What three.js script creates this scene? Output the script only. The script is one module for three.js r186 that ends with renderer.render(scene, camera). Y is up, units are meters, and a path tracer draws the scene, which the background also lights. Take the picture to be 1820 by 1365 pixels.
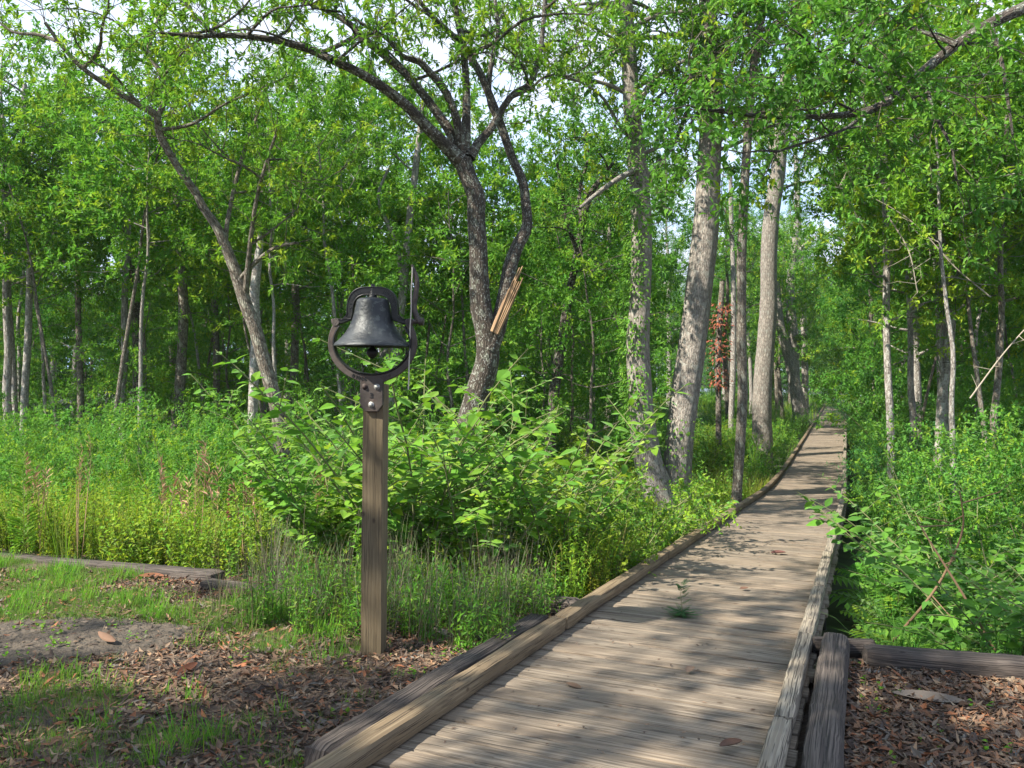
import * as THREE from 'three';
import { mergeGeometries } from 'three/addons/utils/BufferGeometryUtils.js';
import { ImprovedNoise } from 'three/addons/math/ImprovedNoise.js';
import { FontLoader } from 'three/addons/loaders/FontLoader.js';
import { TextGeometry } from 'three/addons/geometries/TextGeometry.js';

// ---------- camera, sky, sun, exposure ----------
const scene = new THREE.Scene();
const camera = new THREE.PerspectiveCamera(50.41, 4 / 3, 0.05, 900);
camera.position.set(0, 1.63, 0);
camera.rotation.set(-0.01552, 0, 0);
const renderer = new THREE.WebGLRenderer({ antialias: true });
renderer.toneMapping = THREE.LinearToneMapping;
renderer.toneMappingExposure = 2.8;
renderer.shadowMap.enabled = true;
const SUN = new THREE.Vector3(-0.64, 0.72, 0.34).normalize();
const sun = new THREE.DirectionalLight(new THREE.Color(1.0, 0.94, 0.82), 4.6);
sun.name = 'sun';
sun.position.copy(SUN).multiplyScalar(120);
sun.castShadow = true;
sun.shadow.radius = 1.3;
sun.shadow.mapSize.set(4096, 4096);
Object.assign(sun.shadow.camera, { left: -60, right: 60, top: 60, bottom: -60, near: 1, far: 300 });
scene.add(sun, sun.target);
scene.fog = new THREE.FogExp2(new THREE.Color().setRGB(0.80, 0.88, 0.92), 0.0003);

// ---------- random numbers and noise ----------
let seed = 20240611;
const rnd = () => { seed = (seed + 0x6d2b79f5) | 0; let t = Math.imul(seed ^ (seed >>> 15), 1 | seed); t = (t + Math.imul(t ^ (t >>> 7), 61 | t)) ^ t; return ((t ^ (t >>> 14)) >>> 0) / 4294967296; };
const rr = (a, b) => a + (b - a) * rnd();
const pick = (a) => a[Math.floor(rnd() * a.length)];
const V = (x, y, z) => new THREE.Vector3(x, y, z);
const clamp = THREE.MathUtils.clamp, lerp = THREE.MathUtils.lerp, sstep = THREE.MathUtils.smoothstep;
const perlin = new ImprovedNoise();
const hash = (x, y, s) => { let h = Math.imul(x, 374761393) + Math.imul(y, 668265263) + Math.imul(s, 974711) | 0; h = Math.imul(h ^ (h >>> 13), 1274126177); return ((h ^ (h >>> 16)) >>> 0) / 4294967296; };
function vn(x, y, px, py, s) {                       // value noise that repeats every px, py
  const ix = Math.floor(x), iy = Math.floor(y), fx = x - ix, fy = y - iy, u = fx * fx * (3 - 2 * fx), v = fy * fy * (3 - 2 * fy);
  const m = (a, n) => ((a % n) + n) % n;
  const a = hash(m(ix, px), m(iy, py), s), b = hash(m(ix + 1, px), m(iy, py), s), c = hash(m(ix, px), m(iy + 1, py), s), d = hash(m(ix + 1, px), m(iy + 1, py), s);
  return a + (b - a) * u + (c - a) * v + (a - b - c + d) * u * v;
}
function fbm(u, v, px, py, oct, s) {                 // u, v in 0..1
  let a = 0.5, sum = 0, tot = 0;
  for (let i = 0; i < oct; i++) { sum += a * vn(u * px, v * py, px, py, s + i * 17); tot += a; a *= 0.55; px *= 2; py *= 2; }
  return sum / tot;
}

// ---------- sky: broken grey-white cloud with blue between ----------
{
  const W = 1024, H = 512, d = new Float32Array(W * H * 4);
  for (let j = 0; j < H; j++) for (let i = 0; i < W; i++) {
    const el = ((j + 0.5) / H - 0.5) * Math.PI, az = ((i + 0.5) / W) * 2 * Math.PI, y = Math.max(0, Math.sin(el));
    const k = 1 / (y + 0.22), cx = Math.cos(az) * Math.cos(el) * k, cz = Math.sin(az) * Math.cos(el) * k;
    let n = 0, a = 0.55, f = 1.1;
    for (let o = 0; o < 5; o++) { n += a * perlin.noise(cx * f + 7.3, o * 3.1, cz * f + 2.2); a *= 0.55; f *= 2.03; }
    const cover = sstep(n, -0.30, 0.22), thick = sstep(n, -0.08, 0.48);
    const blue = [0.16 + 0.12 * (1 - y), 0.28 + 0.12 * (1 - y), 0.54 + 0.05 * (1 - y)], cloud = [0.50 - 0.25 * thick, 0.53 - 0.25 * thick, 0.60 - 0.24 * thick];
    const o = (j * W + i) * 4;
    for (let c = 0; c < 3; c++) d[o + c] = lerp(blue[c], cloud[c], cover);
    d[o + 3] = 1;
  }
  const t = new THREE.DataTexture(d, W, H, THREE.RGBAFormat, THREE.FloatType);
  t.mapping = THREE.EquirectangularReflectionMapping; t.magFilter = THREE.LinearFilter; t.minFilter = THREE.LinearFilter; t.needsUpdate = true;
  scene.background = t; scene.environment = t;
}

// ---------- textures and materials ----------
const toS = (x) => 255 * (x <= 0.0031308 ? 12.92 * x : 1.055 * Math.pow(Math.max(x, 0), 1 / 2.4) - 0.055);
function tex(w, h, fn, gray) {
  const d = new Uint8Array(w * h * 4);
  for (let j = 0; j < h; j++) for (let i = 0; i < w; i++) {
    const c = fn((i + 0.5) / w, (j + 0.5) / h), o = (j * w + i) * 4;
    if (gray) d[o] = d[o + 1] = d[o + 2] = clamp(c * 255, 0, 255);
    else for (let k = 0; k < 3; k++) d[o + k] = clamp(toS(c[k]), 0, 255);
    d[o + 3] = 255;
  }
  const t = new THREE.DataTexture(d, w, h, THREE.RGBAFormat);
  t.wrapS = t.wrapT = THREE.RepeatWrapping; t.magFilter = THREE.LinearFilter; t.minFilter = THREE.LinearMipmapLinearFilter; t.generateMipmaps = true;
  if (!gray) t.colorSpace = THREE.SRGBColorSpace;
  t.needsUpdate = true;
  return t;
}
const mix3 = (a, b, t) => [lerp(a[0], b[0], t), lerp(a[1], b[1], t), lerp(a[2], b[2], t)];
const mat = (o) => new THREE.MeshStandardMaterial({ roughness: 0.9, ...o });
// bark: furrows run along v
function bark(dark, light, lichen, amount, ridges, s, spots = 0) {
  const hgt = (u, v) => {
    const w = (fbm(u, v, 6, 5, 3, s) - 0.5) * 0.10;
    const r = fbm(((u + w) % 1 + 1) % 1, v, ridges, 5, 3, s + 5);
    return clamp(1 - Math.abs(r - 0.5) * 4.2, 0, 1) * 0.75 + 0.25 * fbm(u, v, 48, 48, 2, s + 9);
  };
  const col = (u, v) => {
    const h = 1 - hgt(u, v);
    let c = mix3(dark, light, clamp(h * 1.05 + (fbm(u, v, 5, 3, 3, s + 21) - 0.5) * 0.5, 0, 1));
    const l = fbm(u, v, 7, 7, 5, s + 31);
    c = mix3(c, lichen, sstep(l, 0.60 - amount * 0.12, 0.72 - amount * 0.12) * 0.75);
    if (spots) { const p = fbm(u, v, 22, 22, 3, s + 41); c = mix3(c, [0.52, 0.53, 0.47], sstep(p, 0.64, 0.70) * spots); }
    return c;
  };
  return mat({ map: tex(512, 512, col), bumpMap: tex(512, 512, (u, v) => 1 - hgt(u, v), true), bumpScale: 0.016, roughness: 0.95 });
}
const M = {};
M.barkOak = bark([0.022, 0.016, 0.012], [0.098, 0.077, 0.058], [0.15, 0.15, 0.115], 0.3, 16, 11, 0.45);
M.barkGrey = bark([0.085, 0.07, 0.058], [0.34, 0.295, 0.25], [0.30, 0.29, 0.25], 0.35, 22, 71, 0.25);
M.barkPale = bark([0.12, 0.10, 0.085], [0.34, 0.305, 0.27], [0.42, 0.41, 0.37], 0.6, 10, 131, 0.3);
M.barkThin = bark([0.05, 0.04, 0.03], [0.19, 0.155, 0.12], [0.24, 0.23, 0.18], 0.4, 12, 191, 0.3);
// sawn and weathered wood: grain runs along u, which is metres / 1.6; v is metres / 0.4
function wood(base, pale, dark, s, o = {}) {
  const g = (u, v) => {
    const w = (fbm(u, v, 3, 3, 3, s) - 0.5) * 0.035;
    return fbm(u, ((v + w) % 1 + 1) % 1, 3, 60, 4, s + 3);
  };
  const crack = (u, v) => { const w = (fbm(u, v, 4, 4, 3, s + 70) - 0.5) * 0.03; return sstep(fbm(u, ((v + w) % 1 + 1) % 1, 6, 90, 3, s + 77), o.crackAt ?? 0.68, (o.crackAt ?? 0.68) + 0.07); };
  const knot = (u, v) => { let k = 0; for (let q = 0; q < (o.knots ?? 3); q++) { const ku = hash(q, 3, s), kv = hash(q, 5, s); const dx = Math.min(Math.abs(u - ku), 1 - Math.abs(u - ku)) * 1.6, dy = Math.min(Math.abs(v - kv), 1 - Math.abs(v - kv)) * 0.4; k = Math.max(k, 1 - Math.hypot(dx * 0.6, dy) / 0.014); } return clamp(k * 1.6, 0, 1); };
  const col = (u, v) => {
    const n = g(u, v), b = fbm(u, v, 3, 4, 4, s + 50), st = fbm(u, v, 7, 14, 4, s + 90);
    let c = mix3(base, pale, sstep(n, 0.38, 0.66));
    c = mix3(c, dark, sstep(b * 0.55 + n * 0.45, 0.53, 0.70) * (o.stain ?? 0.6));
    c = mix3(c, dark, sstep(st, 0.63, 0.74) * (o.speck ?? 0.5));
    c = mix3(c, [dark[0] * 0.45, dark[1] * 0.42, dark[2] * 0.4], crack(u, v) * (o.crack ?? 0.8));
    return mix3(c, o.knotColor ?? [dark[0] * 0.9, dark[1] * 0.75, dark[2] * 0.6], knot(u, v) * 0.85);
  };
  return mat({ map: tex(1024, 512, col), bumpMap: tex(1024, 512, (u, v) => 0.55 * g(u, v) + 0.45 - 0.5 * crack(u, v), true), bumpScale: o.bump ?? 0.004, roughness: o.rough ?? 0.85 });
}
M.deck = wood([0.138, 0.106, 0.075], [0.240, 0.194, 0.143], [0.060, 0.041, 0.026], 301, { stain: 0.75, speck: 0.6 });
M.deckB = wood([0.168, 0.125, 0.085], [0.262, 0.206, 0.148], [0.070, 0.046, 0.028], 347, { stain: 0.5, speck: 0.45 });
M.beam = wood([0.140, 0.097, 0.053], [0.215, 0.158, 0.093], [0.066, 0.044, 0.025], 401, { stain: 0.5, knots: 5, crackAt: 0.66 });
M.beamGrey = wood([0.20, 0.165, 0.12], [0.31, 0.265, 0.20], [0.075, 0.057, 0.042], 431, { stain: 0.7, knots: 4, crackAt: 0.60, bump: 0.008 });
M.tie = wood([0.05, 0.038, 0.031], [0.108, 0.086, 0.071], [0.02, 0.015, 0.012], 461, { stain: 0.75, knots: 1, crackAt: 0.60, bump: 0.006, rough: 0.92 });
M.post = wood([0.115, 0.084, 0.045], [0.16, 0.122, 0.069], [0.058, 0.040, 0.021], 499, { stain: 0.35, speck: 0.2, knots: 2, crack: 0.5, crackAt: 0.66, knotColor: [0.045, 0.028, 0.016] });
M.fresh = wood([0.23, 0.14, 0.073], [0.31, 0.20, 0.11], [0.13, 0.07, 0.033], 523, { stain: 0.5, knots: 0, bump: 0.008 });
{
  const soil = (u, v) => { const n = fbm(u, v, 8, 8, 6, 601), f = fbm(u, v, 90, 90, 2, 611); return mix3(mix3([0.035, 0.024, 0.016], [0.115, 0.078, 0.05], n), [0.17, 0.115, 0.075], sstep(f, 0.6, 0.85) * 0.7); };
  M.soil = mat({ map: tex(512, 512, soil), bumpMap: tex(512, 512, (u, v) => fbm(u, v, 30, 30, 4, 621), true), bumpScale: 0.03, roughness: 1 });
  const sand = (u, v) => { const n = fbm(u, v, 10, 10, 6, 641), f = fbm(u, v, 70, 70, 3, 651); return mix3(mix3([0.035, 0.027, 0.019], [0.11, 0.086, 0.062], n), [0.045, 0.035, 0.026], sstep(f, 0.58, 0.72) * 0.8); };
  M.sand = mat({ map: tex(512, 512, sand), bumpMap: tex(512, 512, (u, v) => fbm(u, v, 24, 24, 5, 661), true), bumpScale: 0.05, roughness: 1 });
  const marsh = (u, v) => mix3([0.02, 0.026, 0.011], [0.06, 0.072, 0.026], fbm(u, v, 9, 9, 6, 681));
  M.marsh = mat({ map: tex(512, 512, marsh), roughness: 1 });
  const iron = (a, b, c, s, k) => (u, v) => { const n = fbm(u, v, 6, 6, 5, s), p = fbm(u, v, 16, 16, 4, s + 9); return mix3(mix3(a, b, sstep(n, 0.3, 0.7)), c, sstep(p, 0.60, 0.74) * k); };
  const ib = tex(256, 256, (u, v) => fbm(u, v, 26, 26, 4, 703), true);
  M.bell = mat({ map: tex(512, 512, iron([0.013, 0.015, 0.016], [0.030, 0.034, 0.036], [0.075, 0.084, 0.074], 711, 0.5)), bumpMap: ib, bumpScale: 0.0025, roughness: 0.52, metalness: 0.2 });
  M.yoke = mat({ map: tex(256, 256, iron([0.008, 0.008, 0.008], [0.017, 0.017, 0.017], [0.035, 0.035, 0.03], 731, 0.5)), bumpMap: ib, bumpScale: 0.003, roughness: 0.42, metalness: 0.3 });
  M.cradle = mat({ map: tex(256, 256, iron([0.036, 0.028, 0.024], [0.07, 0.056, 0.047], [0.09, 0.06, 0.045], 751, 0.5)), bumpMap: ib, bumpScale: 0.003, roughness: 0.55, metalness: 0.25 });
  M.bolt = mat({ color: new THREE.Color().setRGB(0.30, 0.30, 0.28), roughness: 0.55, metalness: 0.5 });
  M.boltDark = mat({ color: new THREE.Color().setRGB(0.05, 0.035, 0.03), roughness: 0.7, metalness: 0.3 });
  M.rope = mat({ color: new THREE.Color().setRGB(0.46, 0.42, 0.35), roughness: 1 });
  M.twig = mat({ color: new THREE.Color().setRGB(0.075, 0.06, 0.045), roughness: 1 });
  M.twigPale = mat({ color: new THREE.Color().setRGB(0.30, 0.26, 0.20), roughness: 1 });
  M.stickBrown = mat({ color: new THREE.Color().setRGB(0.17, 0.105, 0.06), roughness: 1 });
  M.stem = mat({ color: new THREE.Color().setRGB(0.14, 0.15, 0.06), roughness: 1 });
  M.water = new THREE.MeshPhysicalMaterial({ color: new THREE.Color().setRGB(0.03, 0.04, 0.035), roughness: 0.06 });
}
const leafMat = (r = 1, g = 1, b = 1, through = 0.5, coat = 0) => new THREE.MeshPhysicalMaterial({ color: new THREE.Color().setRGB(r, g, b), vertexColors: true, roughness: 1, transmission: through, thickness: 0, specularIntensity: 0.3, ...(coat ? { clearcoat: coat, clearcoatRoughness: 0.36 } : {}), side: THREE.DoubleSide });
M.leaf = leafMat();
M.leafGloss = leafMat(1, 1, 1, 0.48, 0.05);
M.leafTints = [leafMat(), leafMat(0.82, 0.92, 0.95), leafMat(1.15, 1.08, 0.85), leafMat(0.78, 0.86, 0.8), leafMat(0.92, 1.04, 1.1)];
M.litter = new THREE.MeshPhysicalMaterial({ vertexColors: true, roughness: 0.85, side: THREE.DoubleSide });
M.dry = new THREE.MeshPhysicalMaterial({ vertexColors: true, roughness: 1, transmission: 0.25, thickness: 0, side: THREE.DoubleSide });

// ---------- naming ----------
const taken = {};
const numbered = (n) => { const k = taken[n] = (taken[n] ?? -1) + 1; return k ? n + '_' + String(k).padStart(3, '0') : n; };
function tag(o, label, category, group, kind) { if (label) o.userData.label = label; if (category) o.userData.category = category; if (group) o.userData.group = group; if (kind) o.userData.kind = kind; return o; }
function thing(name, label, category, p = [0, 0, 0], group) { const o = new THREE.Group(); o.name = numbered(name); o.position.set(...p); scene.add(o); return tag(o, label, category, group); }
function part(name, geo, m, parent, kind) { const o = new THREE.Mesh(geo, m); o.name = name; o.castShadow = o.receiveShadow = true; parent.add(o); if (kind) o.userData.kind = kind; return o; }
function solo(name, geo, m, label, category, group, kind) { const o = part(numbered(name), geo, m, scene); return tag(o, label, category, group, kind); }

// ---------- geometry collectors ----------
class Buf {
  constructor(colored = true) { this.p = []; this.c = colored ? [] : null; this.i = []; this.n = 0; this.u = null; this.nr = null; }
  vert(x, y, z, c) { this.p.push(x, y, z); if (this.c) this.c.push(c[0], c[1], c[2]); return this.n++; }
  tri(a, b, c) { this.i.push(a, b, c); }
  geo(smooth) {
    const g = new THREE.BufferGeometry();
    g.setAttribute('position', new THREE.Float32BufferAttribute(this.p, 3));
    if (this.c) g.setAttribute('color', new THREE.Float32BufferAttribute(this.c, 3));
    if (this.u) g.setAttribute('uv', new THREE.Float32BufferAttribute(this.u, 2));
    if (this.nr) g.setAttribute('normal', new THREE.Float32BufferAttribute(this.nr, 3));
    g.setIndex(this.n > 65535 ? new THREE.Uint32BufferAttribute(this.i, 1) : new THREE.Uint16BufferAttribute(this.i, 1));
    if (smooth) g.computeVertexNormals();
    return g;
  }
}
const nz = (v) => v.normalize();
const rdir = () => { const a = rr(0, 6.2832), y = rr(-1, 1), r = Math.sqrt(1 - y * y); return V(r * Math.cos(a), y, r * Math.sin(a)); };
const jit = (c, a) => { const k = 1 + rr(-a, a), h = rr(-a, a) * 0.45; return [c[0] * k * (1 + h), c[1] * k, c[2] * k * (1 - h)]; };
const _s = V(), _n = V(), _q = V();
// one leaf: p base, d direction, up hint, length, width; four triangles (creased along the midrib and drooping) or two
function leaf(b, p, d, up, L, W, c, fine = true, droop = 0.12, crease = 0.16) {
  _s.crossVectors(d, up); if (_s.lengthSq() < 1e-4) _s.set(1, 0, 0); _s.normalize(); _n.crossVectors(_s, d).normalize();
  const at = (t, s, n) => b.vert(p.x + d.x * t + _s.x * s + _n.x * n, p.y + d.y * t + _s.y * s + _n.y * n, p.z + d.z * t + _s.z * s + _n.z * n, c);
  const a = at(0, 0, 0), t = at(L, 0, -droop * L), l = at(L * 0.42, W / 2, W * crease), r = at(L * 0.42, -W / 2, W * crease);
  if (fine) { const m = at(L * 0.45, 0, 0); b.i.push(a, m, l, m, t, l, a, r, m, m, r, t); } else b.i.push(a, t, l, a, r, t);
}
// rounder leaf of eight triangles for the big near ones
function bigLeaf(b, p, d, up, L, W, c, droop = 0.15, crease = 0.18) {
  _s.crossVectors(d, up); if (_s.lengthSq() < 1e-4) _s.set(1, 0, 0); _s.normalize(); _n.crossVectors(_s, d).normalize();
  const at = (t, s) => { const n = -droop * L * t * t + Math.abs(s) * W * crease; return b.vert(p.x + d.x * L * t + _s.x * s * W + _n.x * n, p.y + d.y * L * t + _s.y * s * W + _n.y * n, p.z + d.z * L * t + _s.z * s * W + _n.z * n, c); };
  const row = [[0.18, 0.30], [0.45, 0.5], [0.75, 0.30]], a = at(0, 0), t = at(1, 0), mid = row.map((r) => at(r[0], 0)), lf = row.map((r) => at(r[0], r[1])), rt = row.map((r) => at(r[0], -r[1]));
  b.i.push(a, mid[0], lf[0], a, rt[0], mid[0]);
  for (let k = 0; k < 2; k++) b.i.push(mid[k], mid[k + 1], lf[k], lf[k], mid[k + 1], lf[k + 1], mid[k], rt[k], mid[k + 1], rt[k], rt[k + 1], mid[k + 1]);
  b.i.push(mid[2], t, lf[2], mid[2], rt[2], t);
}
// swept tube into a Buf that keeps normals and uv (for wood); pts: Vector3, rad: radii
function tube(b, pts, rad, sides = 8, tile = 0.6, rough = 0, cap = true) {
  if (!b.u) { b.u = []; b.nr = []; }
  const n = pts.length, t = V(), s = V(), f = V(); let len = 0; const around = Math.max(1, Math.round((2 * Math.PI * rad[0]) / tile));
  s.set(1, 0, 0); const off = rr(0, 9), first = b.n;
  for (let k = 0; k < n; k++) {
    t.subVectors(pts[Math.min(n - 1, k + 1)], pts[Math.max(0, k - 1)]).normalize();
    s.addScaledVector(t, -s.dot(t)); if (s.lengthSq() < 1e-5) s.set(0, 0, 1).addScaledVector(t, -t.z); s.normalize(); f.crossVectors(t, s);
    if (k) len += pts[k].distanceTo(pts[k - 1]);
    for (let a = 0; a <= sides; a++) {
      const an = (a / sides) * 6.283185, ca = Math.cos(an), sa = Math.sin(an), nx = s.x * ca + f.x * sa, ny = s.y * ca + f.y * sa, nq = s.z * ca + f.z * sa;
      let r = rad[k]; if (rough) r *= 1 + rough * (perlin.noise(Math.cos(an) * 1.6 + off, len * 1.7, Math.sin(an) * 1.6) + 0.5 * perlin.noise(Math.cos(an) * 4 + off, len * 5, Math.sin(an) * 4));
      b.p.push(pts[k].x + nx * r, pts[k].y + ny * r, pts[k].z + nq * r); b.nr.push(nx, ny, nq); b.u.push((a / sides) * around, len / tile); b.n++;
    }
  }
  for (let k = 0; k < n - 1; k++) for (let a = 0; a < sides; a++) { const i = first + k * (sides + 1) + a, j = i + sides + 1; b.i.push(i, i + 1, j, i + 1, j + 1, j); }
  if (cap) for (const e of [0, n - 1]) { const c0 = first + e * (sides + 1); for (let a = 1; a < sides - 1; a++) e ? b.i.push(c0, c0 + a, c0 + a + 1) : b.i.push(c0, c0 + a + 1, c0 + a); }
}
function smoothPath(pts, rad, step) {                // Catmull-Rom through the points, radii interpolated
  const c = new THREE.CatmullRomCurve3(pts, false, 'centripetal'), n = Math.max(4, Math.ceil(c.getLength() / step)), P = [], R = [];
  for (let k = 0; k <= n; k++) { const u = k / n; P.push(c.getPoint(u)); const x = u * (rad.length - 1), i = Math.min(rad.length - 2, Math.floor(x)); R.push(lerp(rad[i], rad[i + 1], x - i)); }
  return [P, R];
}

// ================= the lie of the land (metres; d = distance ahead of the viewpoint, -z) =================
const deckX = (d) => (d < 17 ? 0.274 + 0.4295 * (d - 3.423) : 0.274 + 0.4295 * 13.577 + 0.41 * (d - 17));
const deckY = (d) => { if (d < 15) return 0.23 - 0.069 * d; const e = Math.min(d, 24) - 15; return -0.805 - 0.069 * (e - e * e / 18); };
const yardY = (d) => -0.08 - 0.055 * (d - 3.4);
const EDGE = [[-40, 24], [-14, 13], [-5.35, 8.75], [-2.76, 7.45], [-0.04, 6.42], [0.44, 6.2], [2, 5.0], [2.92, 4.74], [6, 3.8], [14, 2], [40, -4]];
function edgeAt(x) { for (let k = 0; k < EDGE.length - 1; k++) if (x <= EDGE[k + 1][0]) return lerp(EDGE[k][1], EDGE[k + 1][1], clamp((x - EDGE[k][0]) / (EDGE[k + 1][0] - EDGE[k][0]), 0, 1)); return -4; }
const offDeck = (x, d) => Math.abs(x - deckX(d)) * 0.919;         // distance from the boardwalk's centre line
function ground(x, z) {
  const d = -z, e = edgeAt(x), s = d - e;
  let y;
  if (s <= 0) y = yardY(Math.max(d, -4)) + 0.012 * perlin.noise(x * 1.7, 0, z * 1.7) + 0.02 * perlin.noise(x * 0.5, 4, z * 0.5);
  else {
    const y0 = yardY(e), quick = 0.3 * (1 - Math.exp(-s / 0.6)) * sstep(x, 1.5, 2.4);
    y = Math.max(-1.55, y0 - quick - (1.5 + y0) * (1 - Math.exp(-s / 7))) + 0.05 * perlin.noise(x * 0.5, 9, z * 0.5) * sstep(s, 0, 2);
  }
  if (d > 2 && d < 80) { const q = offDeck(x, d); if (q < 1.3) y = Math.min(y, lerp(deckY(d) - (d < 6 ? 0.16 : 0.26), y, sstep(q, 0.74, 0.95))); }
  const px = (x - 24) / 52, pd = (d - 128) / 36, w = px * px + pd * pd;  // the pond's bed
  if (w < 1.3) y = lerp(-2.6, y, sstep(w, 0.75, 1.3));
  return y;
}
{
  const axis = (lo, hi, fine0, fine1, step, grow) => { const a = []; for (let v = fine0; v <= fine1 + 1e-6; v += step) a.push(v); let s = step, v = fine1; while (v < hi) { s *= grow; v += s; a.push(Math.min(v, hi)); } s = step; v = fine0; while (v > lo) { s *= grow; v -= s; a.unshift(Math.max(v, lo)); } return a; };
  const xs = axis(-420, 420, -6.5, 6.5, 0.16, 1.16), ds = axis(-60, 520, -0.5, 13, 0.16, 1.13);
  for (const kind of [0, 1]) {
    const b = new Buf(false); b.u = [];
    const id = new Map(), vert = (i, j) => { const k = i * 5000 + j; if (!id.has(k)) { const x = xs[i], z = -ds[j]; b.p.push(x, ground(x, z), z); b.u.push(x / 1.8, z / 1.8); id.set(k, b.n++); } return id.get(k); };
    for (let i = 0; i < xs.length - 1; i++) for (let j = 0; j < ds.length - 1; j++) {
      const mx = (xs[i] + xs[i + 1]) / 2, md = (ds[j] + ds[j + 1]) / 2;
      if ((md - edgeAt(mx) > 0.1 ? 1 : 0) !== kind) continue;
      const a = vert(i, j), q = vert(i + 1, j), c = vert(i + 1, j + 1), e = vert(i, j + 1);
      b.i.push(a, q, c, a, c, e);
    }
    solo(kind ? 'wetland_ground' : 'ground', b.geo(true), kind ? M.marsh : M.soil, kind ? 'dark wet soil under the undergrowth beyond the timbers' : 'brown trodden soil of the clearing around the bell', 'ground', null, 'structure');
  }
  const pond = new THREE.CircleGeometry(1, 64); pond.rotateX(-Math.PI / 2); pond.scale(56, 1, 39); pond.translate(24, -1.75, -128);
  solo('water', pond, M.water, 'still pond glinting between the trunks beyond the meadow', 'water', null, 'structure');
  // bare sandy patch in the grass
  const b = new Buf(false); b.u = []; const N = 150, R = 40, cx = -3.15, cz = -5.5;
  b.p.push(cx, ground(cx, cz) + 0.012, cz); b.u.push(cx / 1.2, cz / 1.2); b.n = 1;
  for (let r = 1; r <= R; r++) for (let a = 0; a < N; a++) {
    const t = (a / N) * 6.2832, k = (r / R) * (1 + 0.3 * perlin.noise(Math.cos(t) * 1.5, 3, Math.sin(t) * 1.5) + 0.14 * perlin.noise(Math.cos(t) * 6, 8, Math.sin(t) * 6)), x = cx + Math.cos(t) * k * 1.05, z = cz + Math.sin(t) * k * 0.58;
    b.p.push(x, ground(x, z) + 0.008 * (1 - (r / R) ** 4) + 0.010 * perlin.noise(x * 9, 1, z * 9) + 0.009 * perlin.noise(x * 27, 1, z * 27) + 0.006 * Math.max(0, perlin.noise(x * 55, 3, z * 55)) + (r === R ? -0.012 : 0.004), z); b.u.push(x / 1.2, z / 1.2); b.n++;
    const i = 1 + (r - 1) * N + a, n = 1 + (r - 1) * N + (a + 1) % N;
    if (r === 1) b.i.push(0, n, i); else b.i.push(i - N, n - N, n, i - N, n, i);
  }
  solo('sand_patch', b.geo(true), M.sand, 'bare grey sandy patch worn into the grass', 'sand', null, 'structure');
}

// a timber lying along x: subdivided, worn edges, grain along its length
function timber(L, H, W, nl, amp, edge, sd) {
  const g = new THREE.BoxGeometry(L, H, W, nl, 3, 4), p = g.attributes.position, n = g.attributes.normal, uv = g.attributes.uv, o1 = hash(sd, 1, 5) * 3, o2 = hash(sd, 2, 5) * 3;
  for (let i = 0; i < p.count; i++) {
    let x = p.getX(i), y = p.getY(i), z = p.getZ(i);
    if (Math.abs(n.getX(i)) > 0.5) uv.setXY(i, y / 0.4 + o1, z / 0.4 + o2); else uv.setXY(i, x / 1.6 + o1, (Math.abs(n.getY(i)) > 0.5 ? z : y + 0.21) / 0.4 + o2);
    const ey = Math.abs(y) > H / 2 - 1e-5, ez = Math.abs(z) > W / 2 - 1e-5, ex = Math.abs(x) > L / 2 - 1e-5, k = (ey ? 1 : 0) + (ez ? 1 : 0) + (ex ? 1 : 0);
    if (k > 1) { const c = edge * (0.7 + 0.6 * hash(Math.round(x * 50), Math.round((y + z) * 50), sd)); if (ey) y -= Math.sign(y) * c; if (ez) z -= Math.sign(z) * c; if (ex) x -= Math.sign(x) * c; }
    const a = amp, s = sd * 3.7;
    p.setXYZ(i, x + (ex ? a * 2 * perlin.noise(y * 30, z * 30, s) : 0), y + a * (perlin.noise(x * 1.3, z * 6, s) + 0.6 * perlin.noise(x * 7, z * 20 + s, y * 9)), z + a * (perlin.noise(x * 1.1, y * 6, s + 40) + 0.6 * perlin.noise(x * 7, y * 20, z * 9 + s)));
  }
  g.computeVertexNormals();
  return g;
}
const onPath = (d) => { const t = V(deckX(d + 0.05) - deckX(d - 0.05), deckY(d + 0.05) - deckY(d - 0.05), -0.1).normalize(), up = V(0, 1, 0), s = V().crossVectors(t, up).normalize(), u = V().crossVectors(s, t); return { p: V(deckX(d), deckY(d), -d), t, s, u }; };
function lay(o, origin, at, side, up, along, alongX) {      // put a mesh at a point with its x axis across (or along) the path
  const m = new THREE.Matrix4().makeBasis(alongX ? along : side, up, alongX ? side : along.clone().negate());
  o.quaternion.setFromRotationMatrix(m); o.position.copy(at).sub(origin);
}
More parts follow.
